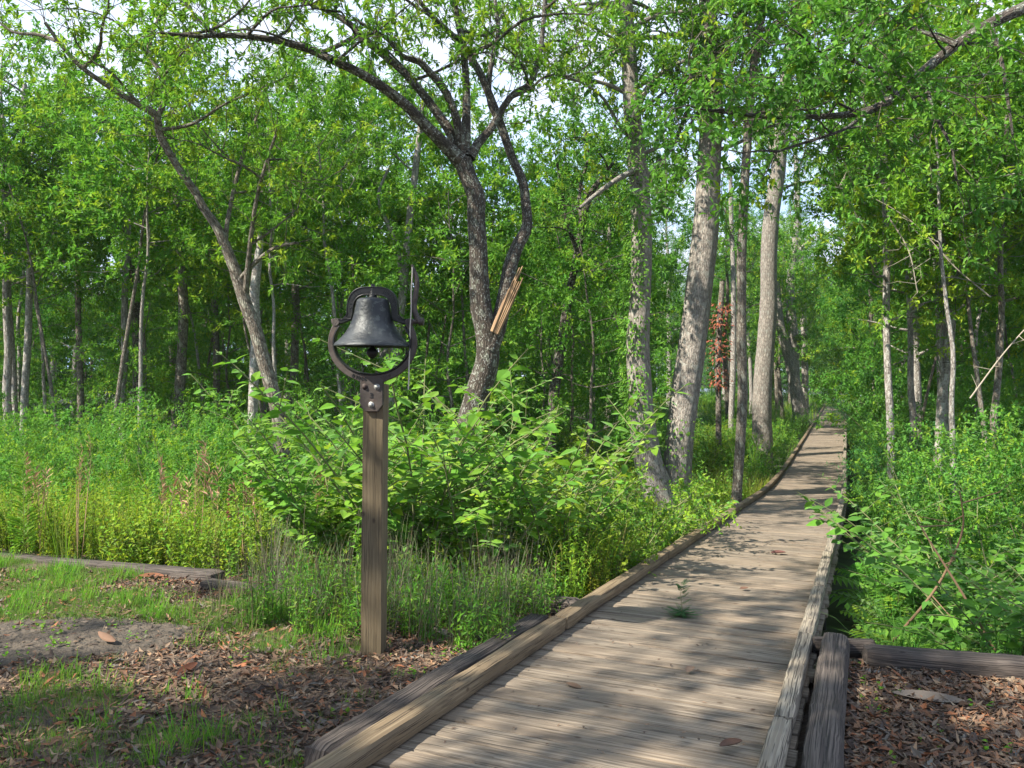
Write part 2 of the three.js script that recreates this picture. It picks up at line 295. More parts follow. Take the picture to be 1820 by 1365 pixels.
// ================= boardwalk =================
{
  const base = V(0.274, deckY(3.4), -3.423);
  const g = thing('boardwalk', 'weathered grey plank boardwalk with low timber kerbs running into the woods', 'boardwalk', base.toArray());
  const shapes = []; for (let k = 0; k < 14; k++) shapes.push(timber(1.70 + rr(-0.01, 0.01), 0.038, 0.181, 8, 0.0022, 0.0045, 900 + k));
  const step = 0.1905 * 0.919; let n = 0; const far = [];
  for (let d = 1.9; d < 64; d += step) {
    const q = onPath(d), m = new THREE.Mesh(shapes[n % 14 ^ (n % 3)] ?? shapes[n % 14], n % 5 === 2 || n % 7 === 3 ? M.deckB : M.deck);
    lay(m, base, q.p.clone().addScaledVector(q.u, -0.019 + rr(-0.003, 0.003)).addScaledVector(q.s, rr(-0.012, 0.012)), q.s, q.u, q.t);
    if (n % 2) m.rotateY(Math.PI); m.rotateY(rr(-0.003, 0.003)); m.rotateX(rr(-0.012, 0.012));
    if (n < 298) { m.name = 'board'; m.castShadow = m.receiveShadow = true; g.add(m); } else { m.updateMatrix(); far.push(m.geometry.clone().applyMatrix4(m.matrix)); }
    n++;
  }
  part('distant_boards', mergeGeometries(far), M.deck, g, 'stuff');
  // kerb timbers, end to end, on both edges
  const kerb = (side, cuts, name, sd, w, h) => {
    for (let k = 0; k < cuts.length - 1; k++) {
      const a = cuts[k], b2 = cuts[k + 1], A = onPath(a), B = onPath(b2), off = 0.72 + w / 2;
      const pa = A.p.clone().addScaledVector(A.s, side * off), pb = B.p.clone().addScaledVector(B.s, side * off), L = pa.distanceTo(pb) - 0.006, t = pb.clone().sub(pa).normalize(), s = V().crossVectors(t, V(0, 1, 0)).normalize(), u = V().crossVectors(s, t);
      const near = a < 9, m = part(name, timber(L, h, w + rr(-0.005, 0.005), near ? 26 : 8, near ? 0.006 : 0.004, 0.008, sd + k), side < 0 ? M.beam : M.beamGrey, g);
      lay(m, base, pa.add(pb).multiplyScalar(0.5).addScaledVector(u, h / 2 + 0.003 + (k % 2) * 0.004), s, u, t, true); m.rotateX(rr(-0.02, 0.02)); m.rotateY(rr(-0.004, 0.004));
    }
  };
  kerb(-1, [1.7, 5.2, 8.1, 9.5, 11.2, 13.3, 15.4, 17.3, 19.5, 22, 24.6, 27.5, 30.5, 34, 38, 42, 47, 52, 58, 64], 'kerb_timber', 1000, 0.112, 0.098);
  kerb(1, [1.7, 4.05, 5.6, 7.2, 9.1, 11.6, 13.9, 16.4, 19, 21.8, 24.6, 27.5, 30.5, 34, 38, 42, 47, 52, 58, 64], 'kerb_timber', 1100, 0.1, 0.085);
  // side joists and legs under the deck
  for (const side of [-1, 1]) for (let d = 2.2; d < 60; d += 3.1) {
    const A = onPath(d), B = onPath(d + 3.05), pa = A.p.clone().addScaledVector(A.s, side * 0.80), pb = B.p.clone().addScaledVector(B.s, side * 0.80), t = pb.clone().sub(pa), L = t.length(); t.normalize();
    const s = V().crossVectors(t, V(0, 1, 0)).normalize(), u = V().crossVectors(s, t), m = part('joist', timber(L, 0.17, 0.045, 6, 0.003, 0.004, 1200 + d), M.beamGrey, g);
    lay(m, base, pa.add(pb).multiplyScalar(0.5).addScaledVector(u, -0.128), s, u, t, true);
    if (d > 4.5) { const y0 = ground(A.p.x + A.s.x * side * 0.8, A.p.z) - 0.25, top = A.p.y - 0.04, h = top - y0, leg = part('support_leg', timber(h, 0.1, 0.1, 4, 0.003, 0.006, 1300 + d), M.tie, g); leg.rotation.z = Math.PI / 2; leg.position.copy(A.p).addScaledVector(A.s, side * 0.728); leg.position.y = (top + y0) / 2; leg.position.sub(base); }
  }
}
// ================= old timbers edging the clearing =================
function tieBetween(x0, d0, x1, d1, top, label, sd, H = 0.17, W = 0.18, top1 = top) {
  const a = V(x0, top - H / 2, -d0), b = V(x1, top1 - H / 2, -d1), t = b.clone().sub(a), L = t.length(); t.normalize();
  const s = V().crossVectors(t, V(0, 1, 0)).normalize(), u = V().crossVectors(s, t);
  const m = solo('old_timber', timber(L, H, W, Math.max(20, Math.round(L * 18)), 0.008, 0.016, sd), M.tie, label, 'timber', 'old timbers edging the clearing');
  m.quaternion.setFromRotationMatrix(new THREE.Matrix4().makeBasis(t, u, s)); m.position.copy(a).add(b).multiplyScalar(0.5); return m;
}
{
  const gt = (x, d) => ground(x, -d);
  tieBetween(2.03, 5.10, 0.70, 2.0, 0.0, 'grey cracked timber lying along the near kerb of the boardwalk beside brown leaf litter', 41, 0.2, 0.165, 0.09);
  tieBetween(2.13, 4.93, 6.2, 3.70, -0.035, 'dark rotten timber running off between leaf litter and fern thicket', 47, 0.17, 0.17, 0.02);
  tieBetween(1.90, 5.17, 2.30, 5.12, -0.06, 'short block end poking out behind the grey cracked timber', 48, 0.12, 0.1);
  tieBetween(-0.83, 3.40, 0.20, 5.86, 0.05, 'dark brown rotting timber lying against the outer side of the boardwalk kerb', 53, 0.2, 0.17, -0.11);
  tieBetween(-5.35, 8.80, -2.66, 7.40, -0.36, 'long weathered timber between mown grass and sunlit meadow', 59, 0.2, 0.2, -0.19);
  tieBetween(-2.74, 7.22, -1.2, 6.72, -0.21, 'sunken dark timber behind the tall grass left of the bell post', 61, 0.16, 0.18, -0.24);
  tieBetween(-0.25, 6.52, 0.52, 6.20, -0.13, 'short mossy timber end meeting the boardwalk kerb', 67, 0.18, 0.18, -0.11);
}

// ================= the farm bell on its post =================
{
  const font = await new FontLoader().loadAsync('fonts/droid/droid_sans_bold.typeface.json');
  const bx = -0.887, bz = -5.2, g = thing('bell_post', 'black cast iron farm bell with curved cradle on a square wooden post', 'bell', [bx, ground(bx, bz), bz]);
  g.rotation.y = -0.13; g.rotation.z = -0.012;
  const post = timber(1.93, 0.138, 0.138, 30, 0.0025, 0.004, 71); post.rotateZ(Math.PI / 2); post.translate(0, 0.765, 0);
  part('post', post, M.post, g);
  const Z = 0.071;                                           // back of the cradle, on the post's front face
  const ell = (a, b, t, cy = 1.985) => new THREE.Vector2(a * Math.cos(t), cy + b * Math.sin(t));
  const t0 = 0.575, steps = 44, outer = [], inner = [];
  for (let k = 0; k <= steps; k++) { const t = t0 - (k / steps) * (Math.PI + 2 * t0); outer.push(ell(0.287, 0.247, t)); inner.push(ell(0.252, 0.199, t)); }
  const s = new THREE.Shape(), plate = [[0.074, 1.742], [0.074, 1.598], [0.040, 1.556], [-0.040, 1.556], [-0.074, 1.598], [-0.074, 1.742]];
  const pts = []; for (const p of outer) if (p.x > 0.085 || p.y > 1.9) { if (p.x > 0) pts.push(p); }
  plate.forEach((p) => pts.push(new THREE.Vector2(...p)));
  for (const p of outer) if (p.x < 0 && (p.x < -0.085 || p.y > 1.9)) pts.push(p);
  for (let k = inner.length - 1; k >= 0; k--) pts.push(inner[k]);
  s.setFromPoints(pts);
  const ext = (sh, depth, bevel = 0.005) => new THREE.ExtrudeGeometry(sh, { depth: depth - 2 * bevel, bevelEnabled: true, bevelThickness: bevel, bevelSize: bevel, bevelOffset: -bevel, bevelSegments: 2, curveSegments: 16 }).translate(0, 0, bevel);
  const cradle = part('cradle', ext(s, 0.026).translate(0, 0, Z), M.cradle, g);
  const rim = new THREE.Shape(); const r1 = [], r2 = []; for (let k = 0; k <= steps; k++) { const t = t0 - (k / steps) * (Math.PI + 2 * t0); r1.push(ell(0.2515, 0.1985, t)); r2.push(ell(0.242, 0.189, t)); }
  rim.setFromPoints([...r1, ...r2.reverse()]);
  part('inner_rim', ext(rim, 0.052, 0.003).translate(0, 0, Z - 0.013), M.yoke, cradle);
  const text = (str, size, m, parent, place, depth = 0.004) => { const q = part('lettering', new TextGeometry(str, { font, size, depth, curveSegments: 3 }).center(), m, parent); place(q); return q; };
  const arcText = (str, a, b, t, dt, size, cyy, m, parent, z, flip) => { const gs = []; [...str].forEach((ch, k) => { if (ch === ' ') return; const q = new TextGeometry(ch, { font, size, depth: 0.005, curveSegments: 2 }).center(), an = t + dt * k, p = ell(a, b, an, cyy), tx = -a * Math.sin(an), ty = b * Math.cos(an); q.rotateZ(Math.atan2(ty, tx) + (flip ? Math.PI : 0)); q.translate(p.x, p.y, z); gs.push(q); }); part('lettering', mergeGeometries(gs), m, parent); };
  arcText('01086', 0.27, 0.226, -2.02, 0.075, 0.022, 1.985, M.yoke, cradle, Z + 0.027);
  arcText('1886', 0.27, 0.226, -1.34, 0.075, 0.02, 1.985, M.cradle, cradle, Z + 0.027);
  text('3', 0.032, M.yoke, cradle, (q) => q.position.set(0.002, 1.658, Z + 0.027));
  const boltGeo = (r) => { const q = new THREE.LatheGeometry([[0.0001, 0.017], [r * 0.45, 0.0155], [r * 0.62, 0.0115], [r * 0.66, 0.004], [r, 0.004], [r, 0]].map((p) => new THREE.Vector2(...p)), 20); q.rotateX(Math.PI / 2); return q; };
  [[-0.043, 1.713, M.boltDark], [0.036, 1.713, M.bolt], [0, 1.600, M.bolt]].forEach(([x, y, m]) => { part('bolt', boltGeo(0.019), m, cradle).position.set(x, y, Z + 0.025); });
  // the bell
  const prof = [[0.0, 2.268], [0.05, 2.268], [0.082, 2.264], [0.097, 2.254], [0.103, 2.238], [0.108, 2.21], [0.114, 2.18], [0.121, 2.15], [0.131, 2.118], [0.146, 2.085], [0.166, 2.052], [0.190, 2.022], [0.214, 1.998], [0.232, 1.982], [0.2385, 1.971], [0.238, 1.962], [0.226, 1.962], [0.205, 1.985], [0.17, 2.025], [0.125, 2.10], [0.10, 2.2], [0.07, 2.245], [0.0, 2.25]];
  const bellG = new THREE.LatheGeometry(prof.map((p) => new THREE.Vector2(...p)), 64); bellG.translate(0, 0, Z + 0.013); { const uv = bellG.attributes.uv; for (let i = 0; i < uv.count; i++) uv.setXY(i, uv.getX(i) * 2, uv.getY(i) * 2); }
  part('bell', bellG, M.bell, g);
  const cl = new THREE.LatheGeometry([[0.0001, 1.885], [0.012, 1.89], [0.03, 1.905], [0.038, 1.925], [0.033, 1.942], [0.016, 1.957], [0.009, 1.985], [0.009, 2.24], [0.0001, 2.24]].map((p) => new THREE.Vector2(...p)), 20); cl.translate(0, 0, Z + 0.013);
  part('clapper', cl, M.yoke, g);
  // arched yoke over the bell
  const yo = [], yi = [];
  const arch = (w, top, foot, inn) => { const a = []; a.push([-0.218, 2.106 + inn], [-0.196, 2.104 + inn]); const N = 26; for (let k = 0; k <= N; k++) { const t = Math.PI - (k / N) * Math.PI, c = Math.cos(t), q = Math.sin(t), x = Math.sign(c) * Math.pow(Math.abs(c), 0.62) * w, y = 2.165 + Math.pow(q, 0.75) * (top - 2.165); a.push([x, y]); if (k === 0) a.splice(2, 0, [-w - 0.006, foot]); } a.push([w + 0.006, foot], [0.196, 2.104 + inn], [0.218, 2.106 + inn]); return a; };
  const ysh = new THREE.Shape([...arch(0.166, 2.338, 2.14, 0.030), ...arch(0.124, 2.286, 2.128, 0).reverse()].map((p) => new THREE.Vector2(...p)));
  const yoke = part('yoke', ext(ysh, 0.036, 0.006).translate(0, 0, Z - 0.005), M.yoke, g);
  for (const [w0, w1, tp0, tp1] of [[0.166, 0.159, 2.338, 2.331], [0.131, 0.124, 2.293, 2.286]]) { const sh = new THREE.Shape([...arch(w0, tp0, 2.14, 0.03), ...arch(w1, tp1, 2.14, 0.024).reverse()].map((p) => new THREE.Vector2(...p))); part('raised_edge', ext(sh, 0.044, 0.002).translate(0, 0, Z - 0.009), M.yoke, yoke); }
  for (const [sgn, str] of [[-1, 'CS BELL'], [1, 'HILLSBORO']]) { const gs = [], N = str.length; [...str].forEach((ch, k) => { if (ch === ' ') return; const f = (k + 0.5) / N, t = sgn < 0 ? Math.PI - 0.12 - f * 1.15 : 1.27 - f * 1.15, c = Math.cos(t), q = Math.sin(t), x = Math.sign(c) * Math.pow(Math.abs(c), 0.62) * 0.145, y = 2.165 + Math.pow(q, 0.75) * 0.147; const l = new TextGeometry(ch, { font, size: 0.02, depth: 0.006, curveSegments: 2 }).center(); const t2 = t - 0.02, c2 = Math.cos(t2), x2 = Math.sign(c2) * Math.pow(Math.abs(c2), 0.62) * 0.145, y2 = 2.165 + Math.pow(Math.sin(t2), 0.75) * 0.147; l.rotateZ(Math.atan2(y2 - y, x2 - x)); l.translate(x, y, Z + 0.032); gs.push(l); }); part('lettering', mergeGeometries(gs), M.bell, yoke); }
  const boss = new THREE.LatheGeometry([[0.0001, 2.356], [0.012, 2.352], [0.016, 2.33], [0.02, 2.30], [0.027, 2.276], [0.03, 2.264], [0.0001, 2.264]].map((p) => new THREE.Vector2(...p)), 20); boss.translate(0, 0, Z + 0.015);
  part('boss', boss, M.yoke, yoke);
  for (const sgn of [-1, 1]) {
    const L = sgn > 0 ? 0.115 : 0.06, pin = new THREE.CylinderGeometry(0.0155, 0.0155, L, 18); pin.rotateZ(Math.PI / 2); pin.translate(sgn * (0.205 + L / 2), 2.122, Z + 0.013); part('pivot_pin', pin, M.cradle, g);
    const cup = new THREE.CylinderGeometry(0.024, 0.026, 0.036, 18); cup.rotateX(Math.PI / 2); cup.translate(sgn * 0.238, 2.116, Z + 0.013); part('pivot_seat', cup, M.cradle, cradle);
  }
  const arm = new Buf(false), ap = [[0.302, 2.118], [0.283, 2.15], [0.268, 2.19], [0.268, 2.25], [0.279, 2.32], [0.281, 2.38], [0.270, 2.42], [0.256, 2.452], [0.249, 2.475]].map((p) => V(p[0], p[1], Z + 0.013));
  const [P, R] = smoothPath(ap, [0.021, 0.019, 0.018, 0.0175, 0.0165, 0.0155, 0.014, 0.011, 0.007], 0.012); tube(arm, P, R, 12, 0.2);
  const armM = part('crank_arm', arm.geo(), M.cradle, g);
  const hub = new THREE.CylinderGeometry(0.025, 0.025, 0.03, 18); hub.rotateZ(Math.PI / 2); hub.translate(0.312, 2.121, Z + 0.013); part('arm_hub', hub, M.cradle, armM);
  const rope = new Buf(false), rp = []; for (let k = 0; k <= 20; k++) rp.push(V(0.2555 - 0.018 * (k / 20) + 0.0015 * Math.sin(k * 1.1), 2.457 - 0.76 * (k / 20), Z + 0.03 + 0.002 * Math.sin(k * 0.7)));
  tube(rope, rp, rp.map(() => 0.0042), 6, 0.2);
  part('pull_rope', rope.geo(), M.rope, g);
}

// ================= trees =================
const TR = {
 oak: {trunk:[[-0.623,0.643,-11.0,0.2124],[-0.547,1.023,-11.0,0.1972],[-0.44,1.402,-11.0,0.1897],[-0.334,1.782,-11.0,0.1783],[-0.334,2.085,-11.0,0.1745],[-0.409,2.463,-11.0,0.1593],[-0.439,2.917,-11.0,0.1441],[-0.454,3.295,-11.0,0.1366],[-0.484,3.672,-11.0,0.1366],[-0.484,3.973,-11.0,0.1366],[-0.589,4.237,-11.0,0.1214],[-0.665,4.463,-11.0,0.1366]],limbs:[[[-0.665,4.425,-11.0,0.1138],[-0.86,4.606,-10.891,0.0901],[-1.073,4.797,-10.782,0.0781],[-1.355,5.071,-10.673,0.0699],[-1.594,5.238,-10.564,0.0656],[-1.935,5.429,-10.455,0.0577],[-2.269,5.558,-10.345,0.0535],[-2.596,5.67,-10.236,0.0494],[-2.984,5.724,-10.127,0.0419],[-3.364,5.728,-10.018,0.0345],[-3.802,5.676,-9.909,0.0239],[-4.197,5.672,-9.8,0.0169]],[[-0.695,4.5,-11.0,0.0834],[-0.836,4.858,-11.067,0.0687],[-1.031,5.159,-11.133,0.0614],[-1.229,5.432,-11.2,0.0579],[-1.468,5.724,-11.267,0.0544],[-1.709,5.949,-11.333,0.0547],[-1.953,6.161,-11.4,0.0511],[-2.239,6.46,-11.467,0.0435],[-2.607,6.7,-11.533,0.0358],[-3.098,6.911,-11.6,0.032]],[[-0.665,4.538,-11.0,0.0759],[-0.734,4.963,-10.914,0.0565],[-0.891,5.343,-10.829,0.0523],[-1.068,5.534,-10.743,0.0482],[-1.205,5.648,-10.657,0.0441],[-1.413,5.687,-10.571,0.0328],[-1.581,5.869,-10.486,0.0289],[-1.924,6.046,-10.4,0.0215]],[[-0.635,4.576,-11.0,0.0759],[-0.615,5.121,-11.06,0.0572],[-0.625,5.595,-11.12,0.0498],[-0.674,6.073,-11.18,0.0463],[-0.754,6.48,-11.24,0.0426],[-0.851,6.89,-11.3,0.039]],[[-0.567,4.5,-11.0,0.0759],[-0.457,4.716,-11.1,0.0612],[-0.269,4.974,-11.2,0.0541],[-0.116,5.274,-11.3,0.0468],[0.039,5.5,-11.4,0.0432],[0.237,5.652,-11.5,0.0436],[0.382,6.082,-11.6,0.04],[0.441,6.519,-11.7,0.0323],[0.485,7.122,-11.8,0.0326]],[[-0.317,1.894,-10.95,0.1284],[-0.19,2.237,-11.02,0.114],[-0.107,2.623,-11.09,0.0994],[-0.038,3.012,-11.16,0.1001],[0.062,3.329,-11.23,0.0929],[0.202,3.611,-11.3,0.0779],[0.188,3.974,-11.37,0.0667],[0.141,4.302,-11.44,0.0631],[0.0,4.633,-11.51,0.0595],[-0.135,5.047,-11.58,0.0599],[-0.24,5.347,-11.65,0.0603],[-0.354,5.649,-11.72,0.0566],[-0.501,5.994,-11.79,0.0529],[-0.772,6.384,-11.86,0.045],[-1.144,6.777,-11.93,0.037],[-1.479,7.175,-12.0,0.0331]],[[-0.199,5.196,-11.6,0.048],[-0.322,5.499,-11.75,0.0405],[-0.31,6.035,-11.9,0.0369],[-0.206,6.583,-12.05,0.0332],[-0.251,7.143,-12.2,0.0294]],[[-2.216,5.465,-10.1,0.0313],[-2.377,5.58,-10.2,0.0281],[-2.294,5.667,-10.3,0.0284],[-2.067,5.82,-10.4,0.0323],[-1.943,5.932,-10.5,0.029]]],wedge:[[-0.202,2.155,-10.88,0.0975],[-0.037,2.492,-10.88,0.1126],[0.09,2.791,-10.88,0.0975],[0.165,3.008,-10.88,0.0375]]},
 lean: {trunk:[[-3.539,0.422,-12.5,0.1466],[-3.572,0.94,-12.5,0.1293],[-3.707,1.458,-12.5,0.125],[-3.826,1.888,-12.5,0.1207],[-3.944,2.319,-12.5,0.1207],[-4.063,2.62,-12.5,0.1164],[-4.182,3.007,-12.5,0.1078],[-4.318,3.393,-12.5,0.0948],[-4.504,3.822,-12.5,0.0819],[-4.709,4.122,-12.5,0.0733],[-4.853,4.421,-12.5,0.0647]],limbs:[[[-4.811,4.336,-12.5,0.0647],[-4.983,4.611,-12.4,0.0556],[-5.152,4.924,-12.3,0.0551],[-5.251,5.189,-12.2,0.0547],[-5.248,5.408,-12.1,0.0542],[-5.434,5.516,-12.0,0.0455],[-5.698,5.67,-11.9,0.041],[-5.907,5.797,-11.8,0.0366],[-6.176,6.001,-11.7,0.0323],[-6.399,6.28,-11.6,0.028],[-6.539,6.514,-11.5,0.0238]],[[-5.248,5.366,-12.1,0.0417],[-5.147,5.627,-12.14,0.0419],[-5.22,6.056,-12.18,0.0378],[-5.402,6.362,-12.22,0.0337],[-5.376,6.669,-12.26,0.0296],[-5.223,7.021,-12.3,0.0254]],[[-4.08,2.749,-12.5,0.0517],[-3.992,3.158,-12.34,0.0383],[-3.887,3.64,-12.18,0.0336],[-3.759,4.108,-12.02,0.029],[-3.585,4.562,-11.86,0.0245],[-3.373,5.003,-11.7,0.0202]],[[-4.386,3.522,-12.5,0.0388],[-4.392,3.978,-12.65,0.0349],[-4.264,4.795,-12.8,0.0309],[-4.179,5.275,-12.95,0.0268],[-4.063,5.72,-13.1,0.0226]],[[-4.182,3.007,-12.5,0.0388],[-3.904,3.242,-12.333,0.034],[-3.515,3.471,-12.167,0.0294],[-3.178,3.512,-12.0,0.0207]]]},
 twinL: {trunk:[[2.894,-1.103,-15.5,0.3528],[2.767,-0.622,-15.519,0.2997],[2.608,-0.087,-15.537,0.2679],[2.513,0.449,-15.556,0.2521],[2.45,1.2,-15.575,0.2309],[2.408,2.06,-15.594,0.2205],[2.441,2.92,-15.613,0.2046],[2.474,3.674,-15.631,0.1994],[2.475,4.428,-15.65,0.1997],[2.433,5.183,-15.669,0.1891],[2.348,6.045,-15.688,0.1677],[2.284,6.801,-15.706,0.1571],[2.242,7.665,-15.725,0.1464],[2.189,8.53,-15.744,0.1357],[2.136,9.395,-15.763,0.1196],[2.049,10.689,-15.781,0.098],[2.006,11.982,-15.8,0.0654]],limbs:[[[2.276,6.416,-15.5,0.0855],[2.576,6.992,-15.333,0.0476],[2.912,7.244,-15.167,0.0418],[3.393,7.387,-15.0,0.0362]],[[2.396,5.144,-15.5,0.0641],[2.713,5.537,-15.8,0.049],[3.151,6.051,-16.1,0.0444],[3.489,6.806,-16.4,0.0396]],[[2.364,5.463,-15.5,0.0641],[1.936,5.188,-15.233,0.0473],[1.543,4.87,-14.967,0.0413],[1.213,4.56,-14.7,0.0304]],[[2.155,8.423,-15.5,0.0748],[1.841,8.783,-15.367,0.0477],[1.46,9.031,-15.233,0.042],[1.033,9.171,-15.1,0.0312]],[[2.144,8.529,-15.5,0.0748],[1.62,8.669,-15.767,0.0544],[1.318,8.657,-16.033,0.0442],[0.837,9.439,-16.3,0.0337]]]},
 twinR: {trunk:[[3.225,-1.238,-15.65,0.3346],[3.175,-0.754,-15.676,0.2919],[3.189,-0.214,-15.703,0.2707],[3.247,0.436,-15.729,0.2712],[3.348,1.195,-15.756,0.2717],[3.46,1.956,-15.782,0.2667],[3.561,2.719,-15.809,0.2617],[3.651,3.483,-15.835,0.2566],[3.742,4.248,-15.862,0.2516],[3.8,5.015,-15.888,0.2411],[3.836,5.783,-15.915,0.2195],[3.883,6.661,-15.941,0.2089],[3.909,7.323,-15.968,0.2092],[3.858,7.987,-15.994,0.1765],[3.807,8.76,-16.021,0.1547],[3.733,9.753,-16.047,0.1328],[3.679,11.074,-16.074,0.1053],[3.626,12.396,-16.1,0.0666]],limbs:[[[3.881,7.407,-15.9,0.0877],[4.179,7.737,-15.633,0.0593],[4.527,7.946,-15.367,0.0477],[4.862,7.991,-15.1,0.0364]],[[3.836,7.841,-15.9,0.0877],[3.475,8.248,-16.1,0.0555],[3.016,8.275,-16.3,0.0506],[2.487,8.322,-16.5,0.0398]],[[3.819,5.861,-15.8,0.0654],[4.043,6.098,-15.5,0.0481],[4.382,6.168,-15.2,0.0419],[4.704,6.18,-14.9,0.0308]]]},
 slim: {trunk:[[4.1,-0.894,-14.9,0.113],[4.119,-0.532,-14.9,0.0925],[4.177,0.396,-14.9,0.0925],[4.214,1.219,-14.9,0.0925],[4.19,2.041,-14.9,0.0925],[4.187,2.861,-14.9,0.0873],[4.183,3.68,-14.9,0.0873],[4.21,4.498,-14.9,0.0822],[4.248,5.314,-14.9,0.0822],[4.305,6.129,-14.9,0.0771],[4.373,6.943,-14.9,0.0719],[4.441,7.653,-14.9,0.0719],[4.612,8.363,-14.9,0.0617],[4.74,9.173,-14.9,0.0514],[4.836,10.384,-14.9,0.036]],limbs:[[[4.393,7.146,-14.9,0.0411],[4.536,7.611,-14.55,0.0301],[4.717,7.853,-14.2,0.0245]],[[4.441,7.653,-14.9,0.0411],[4.15,8.27,-15.15,0.0313],[4.006,8.903,-15.4,0.0266]]]},
 bigR: {trunk:[[7.939,-1.513,-26.0,0.3945],[7.989,-0.704,-26.0,0.3228],[7.967,0.195,-26.0,0.2959],[7.998,1.271,-26.0,0.2869],[8.099,2.705,-26.0,0.2779],[8.165,3.778,-26.0,0.269],[8.16,4.851,-26.0,0.251],[8.19,5.921,-26.0,0.251],[8.292,6.991,-26.0,0.2421],[8.431,7.881,-26.0,0.2331],[8.533,8.948,-26.0,0.2152],[8.633,10.191,-26.0,0.1972],[8.768,11.609,-26.0,0.1883],[8.941,12.671,-26.0,0.1703],[9.22,13.732,-26.0,0.1524],[9.426,15.144,-26.0,0.1255]],limbs:[[[8.598,10.013,-26.0,0.1076],[8.009,10.606,-25.667,0.0708],[7.555,11.008,-25.333,0.0611],[7.026,11.225,-25.0,0.0431]],[[8.483,8.237,-26.0,0.1076],[8.37,8.907,-26.5,0.0731],[8.155,9.506,-27.0,0.0559]],[[8.82,11.963,-26.0,0.1076],[9.258,12.459,-25.5,0.0703],[9.588,12.587,-25.0,0.0517]]]},
 midA: {trunk:[[0.892,-0.075,-19.0,0.131],[0.931,0.384,-19.0,0.1114],[0.983,1.106,-19.0,0.1245],[1.087,1.892,-19.0,0.1179],[1.23,2.808,-19.0,0.1048],[1.386,3.722,-19.0,0.0917],[1.542,4.505,-19.0,0.0852],[1.646,5.157,-19.0,0.0852],[1.828,5.743,-19.0,0.0721],[2.115,6.172,-19.0,0.0524],[2.349,6.458,-19.0,0.0393]],limbs:[[[1.516,4.375,-19.0,0.0524],[1.288,4.979,-18.733,0.0388],[1.117,5.69,-18.467,0.0318],[1.0,6.255,-18.2,0.0251]],[[1.62,5.092,-19.0,0.0524],[1.589,5.866,-19.267,0.0399],[1.811,6.727,-19.533,0.0337],[1.767,7.473,-19.8,0.0273]]]},
 redT: {trunk:[[6.842,-0.794,-27.0,0.1024],[6.837,0.512,-27.0,0.0931],[6.813,2.002,-27.0,0.0931],[6.881,3.49,-27.0,0.1024],[6.951,4.603,-27.0,0.0838]],limbs:[]},
 paleA: {trunk:[[8.864,-1.332,-33.0,0.1138],[8.881,0.036,-33.0,0.1138],[8.943,1.63,-33.0,0.1252],[8.958,3.449,-33.0,0.1138],[8.926,5.718,-33.0,0.1024],[8.85,7.529,-33.0,0.091],[8.795,9.79,-33.0,0.0797]],limbs:[]},
 paleB: {trunk:[[17.95,-2.167,-50.0,0.2241],[17.971,0.25,-50.0,0.2069],[17.921,3.008,-50.0,0.1897],[17.803,5.761,-50.0,0.1897],[17.72,8.167,-50.0,0.1724],[17.463,11.254,-50.0,0.1552],[17.345,13.993,-50.0,0.1379],[17.151,18.093,-50.0,0.1207]],limbs:[]},
 forkR: {trunk:[[15.901,-0.854,-45.0,0.4034],[15.645,0.699,-45.0,0.3414],[15.326,2.25,-45.0,0.3103],[14.947,3.49,-45.0,0.2483],[14.724,4.729,-45.0,0.2017],[14.56,6.586,-45.0,0.1707]],limbs:[[[15.645,0.699,-45.0,0.2483],[15.605,2.873,-45.1,0.2644],[15.443,4.743,-45.2,0.2806],[15.436,6.619,-45.3,0.2343],[15.679,8.5,-45.4,0.1722],[15.888,11.011,-45.5,0.1412],[15.846,13.529,-45.6,0.1101]],[[15.467,7.253,-45.4,0.1096],[16.014,8.47,-45.2,0.0779],[16.714,9.057,-45.0,0.0621]]]},
 bellT: {trunk:[[-2.924,1.63,-20.0,0.1379],[-2.812,2.457,-20.0,0.1103],[-2.672,3.558,-20.0,0.0966],[-2.587,4.519,-20.0,0.0897],[-2.503,5.342,-20.0,0.0897],[-2.405,6.165,-20.0,0.0897],[-2.307,6.986,-20.0,0.0759],[-2.224,7.669,-20.0,0.069],[-2.126,8.488,-20.0,0.0552]],limbs:[[[-2.671,3.833,-20.0,0.0828],[-2.838,4.675,-20.125,0.0694],[-3.064,5.25,-20.25,0.0559],[-3.333,5.971,-20.375,0.0422],[-3.098,6.699,-20.5,0.0353]]]},
 leanSnag: {trunk:[[-3.639,2.292,-24.0,0.0993],[-2.811,3.118,-24.0,0.091],[-2.148,3.778,-24.0,0.091],[-1.321,4.553,-24.0,0.0745]],limbs:[]},
 snagL: {trunk:[[-5.684,1.878,-18.0,0.0993],[-5.643,2.622,-18.0,0.1055],[-5.677,3.241,-18.0,0.1117],[-5.624,3.86,-18.0,0.0993],[-5.547,4.477,-18.0,0.0745],[-5.571,4.724,-18.0,0.031]],limbs:[]},
 r1: {trunk:[[7.478,-1.025,-16.0,0.0828],[7.449,-0.138,-16.0,0.0772],[7.421,0.747,-16.0,0.0717],[7.37,1.63,-16.0,0.0662],[7.329,2.732,-16.0,0.0662],[7.334,3.612,-16.0,0.0662],[7.306,4.49,-16.0,0.0607],[7.287,5.586,-16.0,0.0552],[7.257,6.68,-16.0,0.0552],[7.27,7.989,-16.0,0.0497],[7.292,9.512,-16.0,0.0441]],limbs:[[[7.334,3.612,-16.0,0.0331],[7.358,3.976,-15.5,0.0267],[7.375,4.311,-15.0,0.0207]],[[7.3,5.258,-16.0,0.0331],[7.11,5.66,-16.3,0.0281],[6.954,5.962,-16.6,0.0229]]]},
